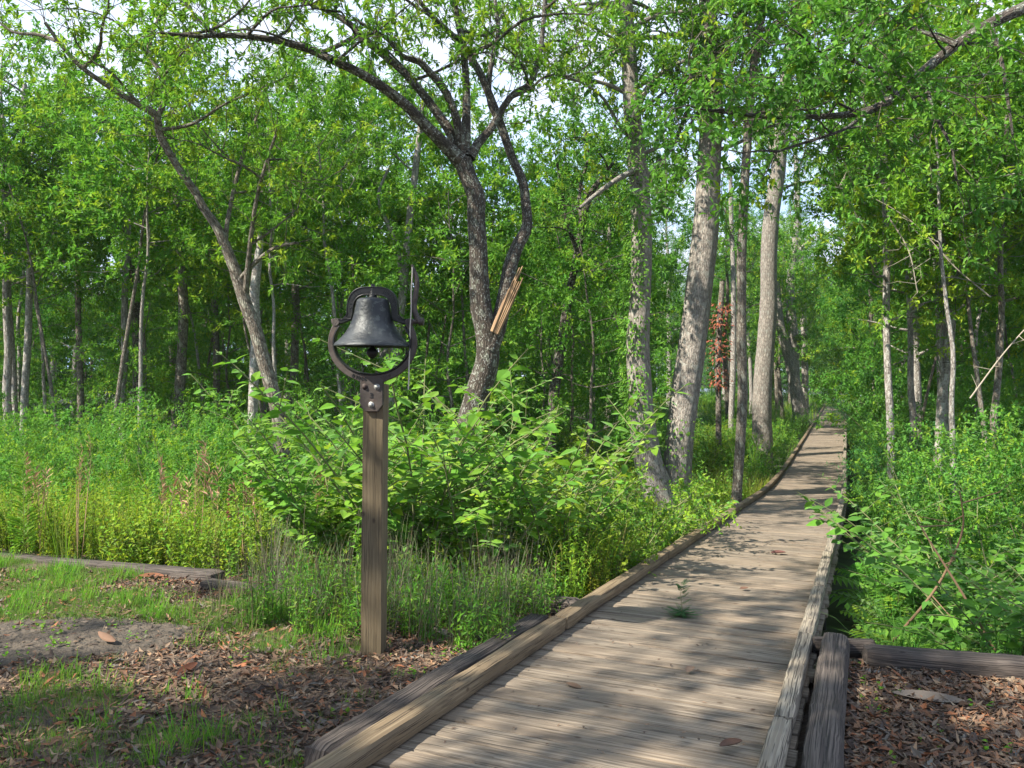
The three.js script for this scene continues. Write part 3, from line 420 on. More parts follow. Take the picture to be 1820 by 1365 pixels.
 r2: {trunk:[[8.942,0.457,-17.0,0.1055],[8.982,1.278,-17.0,0.0938],[9.071,1.864,-17.0,0.0938],[9.136,2.567,-17.0,0.0879],[9.13,3.268,-17.0,0.0821],[9.077,3.969,-17.0,0.0703],[8.91,4.436,-17.0,0.0586],[8.811,5.135,-17.0,0.0528],[8.756,6.066,-17.0,0.0469]],limbs:[[[9.135,2.684,-17.0,0.0703],[9.327,3.519,-17.15,0.0651],[9.545,4.248,-17.3,0.0537],[9.692,5.228,-17.45,0.0481],[9.912,6.223,-17.6,0.0425]],[[8.982,1.278,-17.0,0.0469],[8.81,2.327,-16.867,0.0465],[8.699,3.243,-16.733,0.0404],[8.679,4.142,-16.6,0.0343]]]},
 r3: {trunk:[[8.853,0.595,-15.0,0.0621],[8.947,1.63,-15.0,0.0569],[8.989,2.663,-15.0,0.0517],[8.958,3.797,-15.0,0.0466],[9.019,5.031,-15.0,0.0414],[9.058,6.364,-15.0,0.0362]],limbs:[[[8.963,3.282,-15.0,0.031],[8.554,3.666,-14.8,0.0255],[8.236,3.839,-14.6,0.0201]]]},
 l1: {trunk:[[-12.566,0.471,-21.0,0.0941],[-12.529,1.34,-21.0,0.0869],[-12.446,2.498,-21.0,0.0869],[-12.406,3.654,-21.0,0.0797],[-12.367,4.808,-21.0,0.0797],[-12.416,5.672,-21.0,0.0797],[-12.494,6.679,-21.0,0.0797],[-12.542,7.684,-21.0,0.0652],[-12.472,8.974,-21.0,0.0579]],limbs:[[[-12.416,5.672,-21.0,0.0507],[-12.326,6.278,-20.5,0.0424],[-12.363,6.712,-20.0,0.0345]],[[-12.494,6.679,-21.0,0.0507],[-12.433,7.334,-21.3,0.0441],[-12.306,8.005,-21.6,0.0372]]]},
 l2: {trunk:[[-13.407,0.415,-22.0,0.0759],[-13.429,1.326,-22.0,0.0759],[-13.493,2.539,-22.0,0.0759],[-13.557,3.75,-22.0,0.0683],[-13.561,4.959,-22.0,0.0683],[-13.639,6.317,-22.0,0.0607],[-13.686,7.672,-22.0,0.0531]],limbs:[]},
 l3: {trunk:[[-10.996,0.636,-24.0,0.1655],[-10.987,1.961,-24.0,0.149],[-11.027,3.283,-24.0,0.1407],[-11.1,4.603,-24.0,0.1324],[-11.225,5.591,-24.0,0.1241],[-11.516,6.414,-24.0,0.1076],[-11.625,7.236,-24.0,0.0993],[-11.783,8.221,-24.0,0.0828],[-12.022,9.205,-24.0,0.0662]],limbs:[[[-11.225,5.591,-24.0,0.0745],[-10.858,6.201,-23.75,0.0573],[-10.578,6.797,-23.5,0.0486]]]},
 l4: {trunk:[[-8.58,0.471,-21.0,0.1448],[-8.546,1.34,-21.0,0.1303],[-8.482,2.209,-21.0,0.1231],[-8.446,3.365,-21.0,0.1231],[-8.526,4.375,-21.0,0.1159],[-8.549,5.384,-21.0,0.1086],[-8.629,6.391,-21.0,0.1014],[-8.679,7.54,-21.0,0.0869]],limbs:[]},
 l5: {trunk:[[-8.692,0.968,-24.0,0.0993],[-8.7,2.622,-24.0,0.091],[-8.744,3.613,-24.0,0.0993],[-8.788,4.603,-24.0,0.091],[-8.879,5.92,-24.0,0.0828],[-8.903,7.564,-24.0,0.0662]],limbs:[]},
 l6: {trunk:[[-6.156,0.995,-23.0,0.119],[-6.119,2.264,-23.0,0.111],[-6.098,3.53,-23.0,0.1031],[-6.093,4.795,-23.0,0.0952],[-6.104,6.057,-23.0,0.0793],[-6.035,7.317,-23.0,0.0634]],limbs:[]},
 l7: {trunk:[[-12.17,0.995,-23.0,0.0872],[-12.191,2.264,-23.0,0.0793],[-12.215,3.214,-23.0,0.0793],[-12.188,4.637,-23.0,0.0793],[-12.239,6.057,-23.0,0.0714],[-12.163,7.632,-23.0,0.0634]],limbs:[]},
 over: {trunk:[[5.78,0.369,-7.6,0.1834],[5.741,1.42,-7.6,0.1677],[5.65,2.467,-7.6,0.152],[5.534,3.509,-7.6,0.1363],[5.421,4.288,-7.6,0.1206],[5.284,4.857,-7.6,0.0996],[5.148,5.477,-7.6,0.0786]],limbs:[[[5.242,5.175,-7.4,0.0868],[4.878,5.049,-7.345,0.0557],[4.544,4.855,-7.291,0.0427],[4.214,4.693,-7.236,0.0374],[3.888,4.484,-7.182,0.0347],[3.567,4.23,-7.127,0.0319],[3.309,3.997,-7.073,0.0293],[3.058,3.864,-7.018,0.0266],[2.819,3.809,-6.964,0.0216],[2.466,3.773,-6.909,0.0167],[2.07,3.765,-6.855,0.0142],[1.633,3.795,-6.8,0.0094]],[[3.228,3.94,-6.9,0.0214],[2.997,4.074,-6.725,0.0162],[2.739,4.099,-6.55,0.0136],[2.447,4.077,-6.375,0.011],[2.167,4.179,-6.2,0.0086]],[[3.844,4.452,-7.1,0.022],[3.684,4.617,-7.267,0.0175],[3.463,4.787,-7.433,0.0154],[3.227,5.013,-7.6,0.0131]],[[3.006,3.827,-6.9,0.019],[2.713,3.607,-6.7,0.0139],[2.365,3.459,-6.5,0.0112],[2.033,3.317,-6.3,0.0087]],[[3.504,4.183,-7.0,0.0193],[3.5,3.776,-6.8,0.0141],[3.535,3.442,-6.6,0.0114],[3.474,3.125,-6.4,0.0088]],[[4.192,4.678,-7.2,0.0223],[4.175,4.269,-7.0,0.0169],[4.105,3.915,-6.8,0.0141],[4.032,3.533,-6.6,0.0091]]]}
};
const G1 = [0.160, 0.320, 0.022], G2 = [0.115, 0.280, 0.024], G3 = [0.088, 0.235, 0.028], G4 = [0.072, 0.205, 0.028], YG = [0.270, 0.390, 0.022], BG = [0.068, 0.230, 0.052];
const UP = V(0, 1, 0);
// leafy twigs along a limb
function foliate(lb, wb, path, o) {
  const n = path.length - 1; let acc = rr(0, o.gap), len = 0; const cum = [0];
  for (let k = 1; k <= n; k++) cum.push(len += path[k].distanceTo(path[k - 1]));
  let seg = 0;
  for (let s = len * o.from + acc; s <= len; s += o.gap * rr(0.6, 1.4)) {
    while (seg < n - 1 && cum[seg + 1] < s) seg++;
    const f = (s - cum[seg]) / Math.max(1e-4, cum[seg + 1] - cum[seg]), p = path[seg].clone().lerp(path[seg + 1], f), t = path[seg + 1].clone().sub(path[seg]).normalize();
    twig(lb, wb, p, nz(t.multiplyScalar(o.fwd ?? 0.5).add(rdir()).addScaledVector(UP, o.up ?? 0.25)), rr(o.len[0], o.len[1]), o);
  }
  if (o.tip !== false) for (let k = 0; k < 2; k++) twig(lb, wb, path[n], nz(path[n].clone().sub(path[n - 1]).normalize().addScaledVector(rdir(), 0.5)), rr(o.len[0], o.len[1]), o);
}
function twig(lb, wb, p0, dir, L, o) {
  const pts = [p0.clone()], d = dir.clone(); for (let k = 0; k < 3; k++) { d.addScaledVector(rdir(), 0.28); d.y += (o.bend ?? 0.04); d.normalize(); pts.push(pts[k].clone().addScaledVector(d, L / 3)); }
  if (wb) tube(wb, pts, [0.011 * (o.tw ?? 1), 0.008 * (o.tw ?? 1), 0.006 * (o.tw ?? 1), 0.003], o.sides ?? 4, 0.6, 0, false);
  for (let j = 0; j < o.sub; j++) {
    const t = 0.25 + 0.75 * Math.sqrt((j + rnd()) / o.sub), k = Math.min(2, Math.floor(t * 3)), p = pts[k].clone().lerp(pts[k + 1], t * 3 - k), sd = nz(d.clone().multiplyScalar(0.55).add(rdir()).addScaledVector(UP, 0.12)), sl = rr(o.spray[0], o.spray[1]);
    if (wb && o.fine) { const e = p.clone().addScaledVector(sd, sl * 0.9); tube(wb, [p, e], [0.003, 0.0015], 3, 0.6, 0, false); }
    const col = rnd() < (o.young ?? 0.12) ? YG : pick(o.cols);
    for (let q = 0; q < o.n; q++) {
      const u = o.whorl ? 1 - 0.55 * rnd() * rnd() : (q + rnd()) / o.n, lp = p.clone().addScaledVector(sd, sl * u);
      const ld = nz(sd.clone().multiplyScalar(o.whorl ? 0.55 : 0.45).add(rdir()).addScaledVector(UP, o.leafUp ?? -0.08));
      leaf(lb, lp, ld, V(rr(-0.5, 0.5), 1, rr(-0.5, 0.5)), o.L * rr(0.7, 1.25), o.W * rr(0.75, 1.2), jit(col, 0.22), o.fine, rr(0, 0.25), 0.15);
    }
  }
}
const toPath = (a, step) => smoothPath(a.map((q) => V(q[0], q[1], q[2])), a.map((q) => q[3]), step);
// a tree whose trunk and limbs follow measured points
function tracedTree(tr, o) {
  const t = tr.trunk.map((q) => [...q]), b0 = t[0], gy = ground(b0[0], b0[2]);
  if (b0[1] > gy - 0.1) { const dx = t[0][0] - t[1][0], dy = Math.max(0.2, t[1][1] - t[0][1]), k = clamp((b0[1] - gy) / dy, 0, 4) * 0.5; t.unshift([b0[0] + dx * k, gy - 0.15, b0[2], b0[3] * (o.flare ?? 1.35)]); } else b0[1] = Math.min(b0[1], gy - 0.1);
  const base = V(t[0][0], gy, t[0][2]), grp = thing(o.name, o.label, 'tree', base.toArray(), o.group), local = (a) => a.map((q) => [q[0] - base.x, q[1] - base.y, q[2] - base.z, q[3]]);
  const wb = new Buf(false), [P, R] = toPath(local(t), o.step ?? 0.14); tube(wb, P, R, o.sides ?? 16, o.tile ?? 0.6, o.rough ?? 0.07);
  const trunk = part('trunk', wb.geo(), o.bark, grp);
  const lb = new Buf(), tb = new Buf(false);
  const paths = [];
  for (const l of tr.limbs) { const b = new Buf(false), [LP, LR] = toPath(local(l), 0.12); tube(b, LP, LR, o.limbSides ?? 9, 0.5, 0.06); part('limb', b.geo(), o.bark, grp); paths.push(LP); }
  (o.extra ?? []).forEach((l) => { const b = new Buf(false), [LP, LR] = toPath(local(l), 0.2); tube(b, LP, LR, 6, 0.5, 0.05); part('limb', b.geo(), o.bark, grp); paths.push(LP); });
  if (o.leafy) { paths.forEach((p, k) => foliate(lb, tb, p, { ...o.leafy, ...(o.leafyAt?.[k] ?? {}) })); if (o.trunkLeaf) foliate(lb, tb, P, { ...o.leafy, ...o.trunkLeaf }); }
  if (tb.n) part('twigs', tb.geo(), o.twigMat ?? M.twig, grp, 'stuff');
  if (lb.n) part('crown', lb.geo(), o.leafMat ?? (o.leafy?.fine ? M.leafGloss : M.leaf), grp, 'stuff');
  return { grp, base, trunk, P };
}
// random limbs off the upper part of a trunk, as measured points
function autoLimbs(t, count, lo, len, r, up = 0.35, span = 1) {
  const out = []; for (let k = 0; k < count; k++) {
    const f = lerp(lo, span, (k + rnd()) / count) * (t.length - 1), i = Math.min(t.length - 2, Math.floor(f)), q = t[i].map((v, c) => lerp(v, t[i + 1][c], f - i)), az = k * 2.4 + rr(-0.5, 0.5), L = len * rr(0.6, 1.2), d = V(Math.cos(az), up + rr(-0.2, 0.25), Math.sin(az)).normalize(), a = [];
    for (let j = 0; j <= 4; j++) { a.push([q[0] + d.x * L * j / 4, q[1] + d.y * L * j / 4, q[2] + d.z * L * j / 4, lerp(r, r * 0.25, j / 4)]); d.addScaledVector(rdir(), 0.22).normalize(); }
    out.push(a);
  }
  return out;
}
const LEAF = {
  oak: { gap: 0.2, from: 0.25, len: [0.4, 1.05], sub: 6, spray: [0.12, 0.26], n: 9, L: 0.115, W: 0.036, cols: [G1, G1, G2], whorl: true, fine: true, up: 0.25, young: 0.2, tw: 0.6 },
  over: { gap: 0.21, from: 0.3, len: [0.4, 0.95], sub: 8, spray: [0.10, 0.22], n: 8, L: 0.075, W: 0.037, cols: [G2, G3, G2, G3], fine: true, up: 0.0, bend: -0.03, young: 0.04, tw: 0.35 },
  wood: { gap: 0.15, from: 0.12, len: [0.6, 1.4], sub: 8, spray: [0.15, 0.4], n: 9, L: 0.125, W: 0.055, cols: [G2, G1, G3], fine: false, up: 0.15, sides: 3, tw: 0.8 },
};
TR.oak.trunk.forEach((q) => { q[3] *= 0.9; });
{
  const o = tracedTree(TR.oak, { name: 'forked_oak', label: 'forked oak with spreading crooked limbs and a split limb right behind the bell', bark: M.barkOak, leafy: LEAF.oak, rough: 0.10, leafyAt: { 0: { from: 0.3 }, 5: { from: 0.45 } }, extra: autoLimbs(TR.oak.limbs[3], 5, 0.5, 1.8, 0.03).concat(autoLimbs(TR.oak.limbs[0], 6, 0.45, 1.3, 0.022), autoLimbs(TR.oak.limbs[4], 4, 0.4, 1.4, 0.025), autoLimbs(TR.oak.limbs[1], 5, 0.4, 1.5, 0.025)) });
  const w = TR.oak.wedge, a = V(w[0][0], w[0][1], w[0][2]).sub(o.base), b = V(w[3][0], w[3][1], w[3][2]).sub(o.base), L = b.distanceTo(a), gs = [];
  for (let k = 0; k < 13; k++) {   // torn slivers side by side
    const h = L * rr(0.62, 1.0) * (k === 5 ? 1.12 : 1), g = new THREE.CylinderGeometry(0.008, rr(0.018, 0.027), h, 5, 4), p = g.attributes.position, off = (k - 6) * 0.0095;
    for (let i = 0; i < p.count; i++) { const y = p.getY(i) / h + 0.5; p.setXYZ(i, p.getX(i) * (1 + 0.5 * Math.sin(Math.PI * y)) + off * (0.7 + 0.3 * y), (y - 0.02) * h, p.getZ(i) * 1.3 + 0.008 * Math.sin(k * 2.3)); }
    const uv = g.attributes.uv; for (let i = 0; i < uv.count; i++) uv.setXY(i, uv.getY(i) * 0.6 + k * 0.13, uv.getX(i) * 0.2 + k * 0.07);
    g.computeVertexNormals(); gs.push(g);
  }
  const m = part('split_wood', mergeGeometries(gs), M.fresh, o.grp); m.userData.label = 'pale freshly split wood of a broken limb'; m.position.copy(a).add(V(-0.02, 0, 0.07)); m.quaternion.setFromUnitVectors(UP, b.clone().sub(a).normalize());
}
TR.lean.trunk.forEach((q) => { q[3] *= 0.85; });
tracedTree(TR.lean, { name: 'leaning_tree', label: 'lichen grey tree leaning left with a long branch, left of the bell', bark: M.barkThin, leafy: { ...LEAF.oak, gap: 0.19, cols: [G1, G2, G1] }, trunkLeaf: { from: 0.7, gap: 0.3 }, extra: autoLimbs(TR.lean.limbs[0], 5, 0.2, 1.7, 0.03).concat(autoLimbs(TR.lean.limbs[2], 3, 0.3, 1.4, 0.02), autoLimbs(TR.lean.limbs[3], 3, 0.3, 1.4, 0.02), autoLimbs(TR.lean.limbs[1], 4, 0.3, 1.4, 0.02)) });
const HI = { ...LEAF.wood, L: 0.105, W: 0.05, fine: true, gap: 0.2 };
tracedTree(TR.twinL, { name: 'twin_trunk_tree', label: 'thick grey furrowed trunk hung with climbing vine, left one of a V pair', bark: M.barkGrey, sides: 20, rough: 0.05, leafy: HI, extra: autoLimbs(TR.twinL.trunk, 18, 0.58, 2.4, 0.045), flare: 1.2 });
tracedTree(TR.twinR, { name: 'twin_trunk_tree', label: 'thick grey furrowed trunk leaning right, right one of a V pair', bark: M.barkGrey, sides: 20, rough: 0.05, leafy: HI, extra: autoLimbs(TR.twinR.trunk, 16, 0.58, 2.4, 0.045), flare: 1.2 });
tracedTree(TR.slim, { name: 'slim_tree', label: 'slim straight grey trunk rising right beside the boardwalk kerb', bark: M.barkThin, sides: 12, rough: 0.03, leafy: HI, extra: autoLimbs(TR.slim.trunk, 9, 0.62, 1.8, 0.03) });
tracedTree(TR.bigR, { name: 'straight_tree', label: 'tall straight light grey trunk with flared foot beyond the slim tree', bark: M.barkGrey, sides: 18, rough: 0.05, leafy: { ...HI, fine: false, L: 0.12, W: 0.055 }, extra: autoLimbs(TR.bigR.trunk, 12, 0.55, 2.8, 0.05) });
const MID = { ...LEAF.wood, gap: 0.2 };
for (const [k, name, label, bk, n, len, lo] of [
  ['midA', 'lichen_tree', 'thin lichen spotted tree curving right at its top, right of the forked oak', 'barkOak', 7, 1.3, 0.5],
  ['redT', 'dead_tree', 'thin dark dead trunk wrapped in rust red leaves', 'barkThin', 0, 1, 0.5],
  ['paleA', 'pale_tree', 'pale slender trunk just behind the slim grey tree', 'barkPale', 5, 1.6, 0.6],
  ['paleB', 'pale_tree', 'pale slender trunk at the left edge of the boardwalk far along', 'barkPale', 6, 1.6, 0.5],
  ['forkR', 'forked_tree', 'mottled grey trunk forking low, behind the straight grey tree', 'barkPale', 5, 1.6, 0.5],
  ['bellT', 'pale_tree', 'tall pale bare trunk rising above the bell crank arm', 'barkPale', 6, 1.5, 0.55],
  ['leanSnag', 'fallen_tree', 'dead trunk leaning across the wood left of the forked oak', 'barkPale', 0, 1, 0.5],
  ['snagL', 'broken_snag', 'broken brown snag with splintered top behind the leaning tree', 'barkPale', 0, 1, 0.5],
  ['r1', 'slender_tree', 'slender blotched white trunk in the thicket right of the boardwalk', 'barkPale', 8, 1.5, 0.35],
  ['r2', 'multi_stem_tree', 'whitish tree of several stems forking low in the right thicket', 'barkPale', 7, 1.4, 0.35],
  ['r3', 'slender_tree', 'thin crooked stem furthest right in the thicket', 'barkThin', 7, 1.3, 0.35],
  ['l1', 'slender_tree', 'slender straight lit trunk near the left end of the wood', 'barkPale', 7, 1.4, 0.45],
  ['l2', 'slender_tree', 'thin leaning trunk furthest left in the wood', 'barkPale', 5, 1.3, 0.5],
  ['l3', 'crooked_tree', 'dark crooked trunk standing between the left slender trunks and the leaning tree', 'barkOak', 7, 1.6, 0.5],
  ['l4', 'straight_tree', 'dim straight grey trunk just left of the leaning tree', 'barkThin', 7, 1.6, 0.5],
  ['l5', 'slender_tree', 'slender trunk crossing behind the leaning tree', 'barkThin', 6, 1.4, 0.5],
  ['l6', 'slender_tree', 'slender dark trunk between the leaning tree and the bell', 'barkThin', 7, 1.4, 0.45],
  ['l7', 'slender_tree', 'slender dark trunk second from the left in the wood', 'barkThin', 7, 1.4, 0.45],
]) tracedTree(TR[k], { name, label, bark: M[bk], sides: 12, limbSides: 6, rough: 0.06, step: 0.25, leafy: n ? { ...MID, cols: k[0] === 'r' ? [G2, G1, YG] : [G2, G3, G1] } : null, extra: n ? autoLimbs(TR[k].trunk, n, lo, len, 0.03) : [] });
TR.over.limbs[0].forEach((q) => { q[3] *= 1.3; });
tracedTree(TR.over, { name: 'overhanging_oak', label: 'oak off to the right whose long dark leafy branch overhangs the boardwalk', bark: M.barkOak, leafy: LEAF.over, leafyAt: { 0: { from: 0.6 } }, extra: autoLimbs(TR.over.limbs[0], 10, 0.3, 0.9, 0.014, 0.0).concat(autoLimbs(TR.over.limbs[1], 5, 0.3, 0.8, 0.01, 0), autoLimbs(TR.over.limbs[3], 5, 0.3, 0.7, 0.01, 0), autoLimbs(TR.over.limbs[2], 5, 0.3, 0.8, 0.01, 0)) });

// ---------- wood in the background: a few kinds of tree, then one copy for each tree ----------
function kindOfTree(o) {
  const wb = new Buf(false), lb = new Buf(), H = o.H, pts = [], rad = [], bend = rdir().multiplyScalar(o.lean ?? 0.5); let drift = V();
  for (let k = 0; k <= 10; k++) { const f = k / 10; drift.addScaledVector(rdir(), 0.10); pts.push(V(bend.x * f * f + drift.x, f * H - (k ? 0 : 0.4), bend.z * f * f + drift.z)); rad.push(o.r * (k ? 1 - 0.82 * f : 1.35)); }
  const [P, R] = smoothPath(pts, rad, 0.4); tube(wb, P, R, 8, 0.6, 0.06);
  for (let k = 0; k < o.limbs; k++) {
    const f = lerp(o.low, 0.98, Math.pow((k + rnd()) / o.limbs, 0.9)), p = P[Math.floor(f * (P.length - 1))], az = k * 2.4 + rr(-0.4, 0.4), prof = Math.sin(Math.PI * clamp((f - o.low + 0.12) / (1.12 - o.low), 0, 1)), L = o.spread * (0.35 + 0.75 * prof) * rr(0.7, 1.2), d = V(Math.cos(az), rr(0.1, 0.6) + (f > 0.85 ? 0.7 : 0), Math.sin(az)).normalize(), q = [p.clone()], lr = [];
    for (let j = 0; j < 4; j++) { q.push(q[j].clone().addScaledVector(d, L / 4)); d.addScaledVector(rdir(), 0.25); d.y += 0.02; d.normalize(); }
    for (let j = 0; j < 5; j++) lr.push(lerp(o.r * 0.32 * (1.1 - f * 0.6), 0.008, j / 4));
    tube(wb, q, lr, 4, 0.6, 0, false);
    foliate(lb, o.twigs ? wb : null, q, { gap: o.gap, from: 0.2, len: o.tw, sub: o.sub, spray: o.spray, n: o.n, L: o.L, W: o.W, cols: o.cols, fine: false, up: o.up ?? 0.15, sides: 3, young: o.young ?? 0.08, bend: o.droop ?? 0.03 });
  }
  return { trunk: wb.geo(), crown: lb.geo(), bark: o.bark };
}
const B = { limbs: 22, low: 0.34, spread: 2.6, gap: 0.2, tw: [0.6, 1.4], sub: 8, spray: [0.2, 0.5], n: 9, L: 0.155, W: 0.072, lean: 0.8 };
const KIND = {
  broad: kindOfTree({ ...B, H: 12, r: 0.15, cols: [G2, G1, G3], bark: M.barkThin }),
  tall: kindOfTree({ ...B, H: 15, r: 0.18, low: 0.42, limbs: 26, cols: [G2, G3, G2], bark: M.barkPale }),
  light: kindOfTree({ ...B, H: 10, r: 0.11, low: 0.22, cols: [G1, G2, YG], bark: M.barkPale, young: 0.2 }),
  feather: kindOfTree({ ...B, H: 14, r: 0.17, low: 0.25, limbs: 28, spread: 2.2, gap: 0.2, tw: [0.5, 1.1], n: 13, spray: [0.25, 0.55], L: 0.14, W: 0.026, cols: [BG, G3, G2], bark: M.barkPale, droop: -0.05, up: -0.1 }),
  sapling: kindOfTree({ ...B, H: 6, r: 0.05, low: 0.12, limbs: 18, spread: 1.5, gap: 0.2, tw: [0.4, 0.9], n: 8, L: 0.12, W: 0.056, cols: [G2, G1, G3], bark: M.barkThin }),
  dusky: kindOfTree({ ...B, H: 9, r: 0.10, low: 0.1, limbs: 24, spread: 2.2, gap: 0.22, cols: [G2, G3, G2], bark: M.barkThin }),
};
KIND.under = kindOfTree({ ...B, H: 6.5, r: 0.045, low: 0.18, limbs: 15, spread: 1.7, gap: 0.3, tw: [0.4, 1.0], L: 0.115, W: 0.052, cols: [G1, G2, G2], bark: M.barkThin, lean: 1.2 });
KIND.pole = kindOfTree({ ...B, H: 11, r: 0.075, low: 0.55, limbs: 14, spread: 1.7, gap: 0.26, cols: [G1, G2, G1], bark: M.barkPale, lean: 1.2 });
KIND.poleB = kindOfTree({ ...B, H: 10, r: 0.06, low: 0.5, limbs: 14, spread: 1.6, gap: 0.26, cols: [G1, G2, YG], bark: M.barkThin, lean: 1.8 });
KIND.highA = kindOfTree({ ...B, H: 12, r: 0.13, low: 0.46, limbs: 16, spread: 2.5, gap: 0.36, cols: [G1, G2, G2], bark: M.barkPale });
KIND.highB = kindOfTree({ ...B, H: 13, r: 0.11, low: 0.5, limbs: 16, spread: 2.3, gap: 0.36, cols: [G2, G2, G1], bark: M.barkThin, lean: 1.6 });
const placed = [];
function plantTree(kind, name, label, group, x, d, scale) {
  const k = KIND[kind], g = thing(name, label, 'tree', [x, ground(x, -d), -d], group);
  g.rotation.y = rr(0, 6.28); g.scale.set(scale * rr(0.9, 1.1), scale, scale * rr(0.9, 1.1)); g.rotation.z = rr(-0.05, 0.05);
  part('trunk', k.trunk, k.bark, g); part('crown', k.crown, pick(M.leafTints), g, 'stuff');
  placed.push([x, d]); return g;
}
const wx = (px, d) => ((px - 910) / 1450) * d;      // lateral offset of a bearing at a distance
function woodland(count, b0, b1, d0, d1, space, kinds, make) {
  let tries = 0, n = 0;
  while (n < count && tries++ < 4000) {
    const d = Math.sqrt(lerp(d0 * d0, d1 * d1, rnd())), x = wx(rr(b0, b1), d);
    if (offDeck(x, d) < 2.0 || placed.some((q) => Math.hypot(q[0] - x, q[1] - d) < space)) continue;
    const kind = pick(kinds); make(kind, x, d); n++;
  }
}
const LOOK = { under: 'leafy understorey tree', pole: 'slim pale pole tree', poleB: 'slim dark pole tree', highA: 'high crowned pale tree', highB: 'high crowned dark tree', broad: 'broad leafed tree', tall: 'tall pale stemmed tree', light: 'light green young tree', feather: 'feathery leafed cypress', sapling: 'leafy sapling', dusky: 'dark leafed tree' };
const NAME = { under: 'understorey_tree', pole: 'pole_tree', poleB: 'pole_tree', highA: 'pale_trunk_tree', highB: 'dark_trunk_tree', broad: 'broadleaf_tree', tall: 'tall_tree', light: 'young_tree', feather: 'cypress_tree', sapling: 'sapling', dusky: 'dark_tree' };
const zone = (where, s0, s1, grp) => (kind, x, d) => plantTree(kind, NAME[kind], LOOK[kind] + ' ' + where, LOOK[kind] + 's ' + grp, x, d, rr(s0, s1));
woodland(22, -60, 900, 15.5, 27, 0.9, ['pole', 'poleB', 'pole'], zone('in the front wood', 0.75, 1.05, 'in the front wood'));
woodland(26, -120, 1060, 17, 31, 1.4, ['under'], zone('among the trunks', 0.7, 1.15, 'among the trunks'));
woodland(13, 1550, 1900, 12, 26, 1.0, ['pole', 'pole', 'poleB'], zone('in the right thicket', 0.75, 1.05, 'in the right thicket'));
woodland(15, -160, 690, 18, 27, 2.2, ['highA', 'highB', 'highA'], zone('in the front wood', 0.75, 1.0, 'in the front wood'));
woodland(24, -220, 690, 27, 46, 3.2, ['broad', 'tall', 'feather', 'highB'], zone('deep in the wood', 0.9, 1.15, 'deep in the wood'));
woodland(8, 690, 880, 27, 48, 3.0, ['dusky', 'sapling', 'light'], zone('deep in the wood', 0.7, 0.9, 'deep in the wood'));
woodland(12, 880, 1100, 32, 52, 3.2, ['broad', 'light', 'dusky'], zone('short of the pond', 1.0, 1.25, 'short of the pond'));
woodland(9, 1290, 1480, 42, 70, 3.2, ['feather', 'broad', 'tall'], zone('at the boardwalk end', 0.85, 1.1, 'at the boardwalk end'));
woodland(15, 1560, 1990, 12.5, 24, 2.1, ['broad', 'highA', 'sapling', 'feather', 'highB'], zone('in the right thicket', 0.75, 1.0, 'in the right thicket'));
woodland(30, 1500, 2000, 24, 46, 3.0, ['tall', 'broad', 'feather', 'dusky'], zone('deep in the right wood', 0.9, 1.15, 'deep in the right wood'));
woodland(34, 900, 1560, 170, 205, 4, ['broad', 'feather', 'light'], zone('on the far bank', 1.6, 2.3, 'on the far bank'));
plantTree('feather', 'cypress_tree', 'tall feathery cypress seen between the V pair of trunks', 'cypress between the trunks', wx(1188, 60), 60, 1.35);
plantTree('feather', 'cypress_tree', 'feathery cypress showing just right of the V pair of trunks', 'cypress between the trunks', wx(1290, 66), 66, 1.2);
// shade trees standing just left of the view, over the clearing
KIND.airy = kindOfTree({ ...B, H: 10, r: 0.13, low: 0.38, limbs: 16, spread: 2.7, gap: 0.6, cols: [G1, G2, G2], bark: M.barkThin });
for (const [x, d, s, what] of [[-8.6, 0.4, 0.95, 'nearest the bell post'], [-11.6, -1.8, 1.05, 'furthest left'], [-7.4, -3.2, 1.0, 'nearest the viewer'], [-5.0, 0.1, 0.9, 'nearest the bell itself'], [-2.7, 0.7, 1.0, 'nearest the boardwalk']]) plantTree('airy', 'shade_tree', 'airy tree shading the clearing, the one ' + what, 'shade trees left of the clearing', x, d, s);
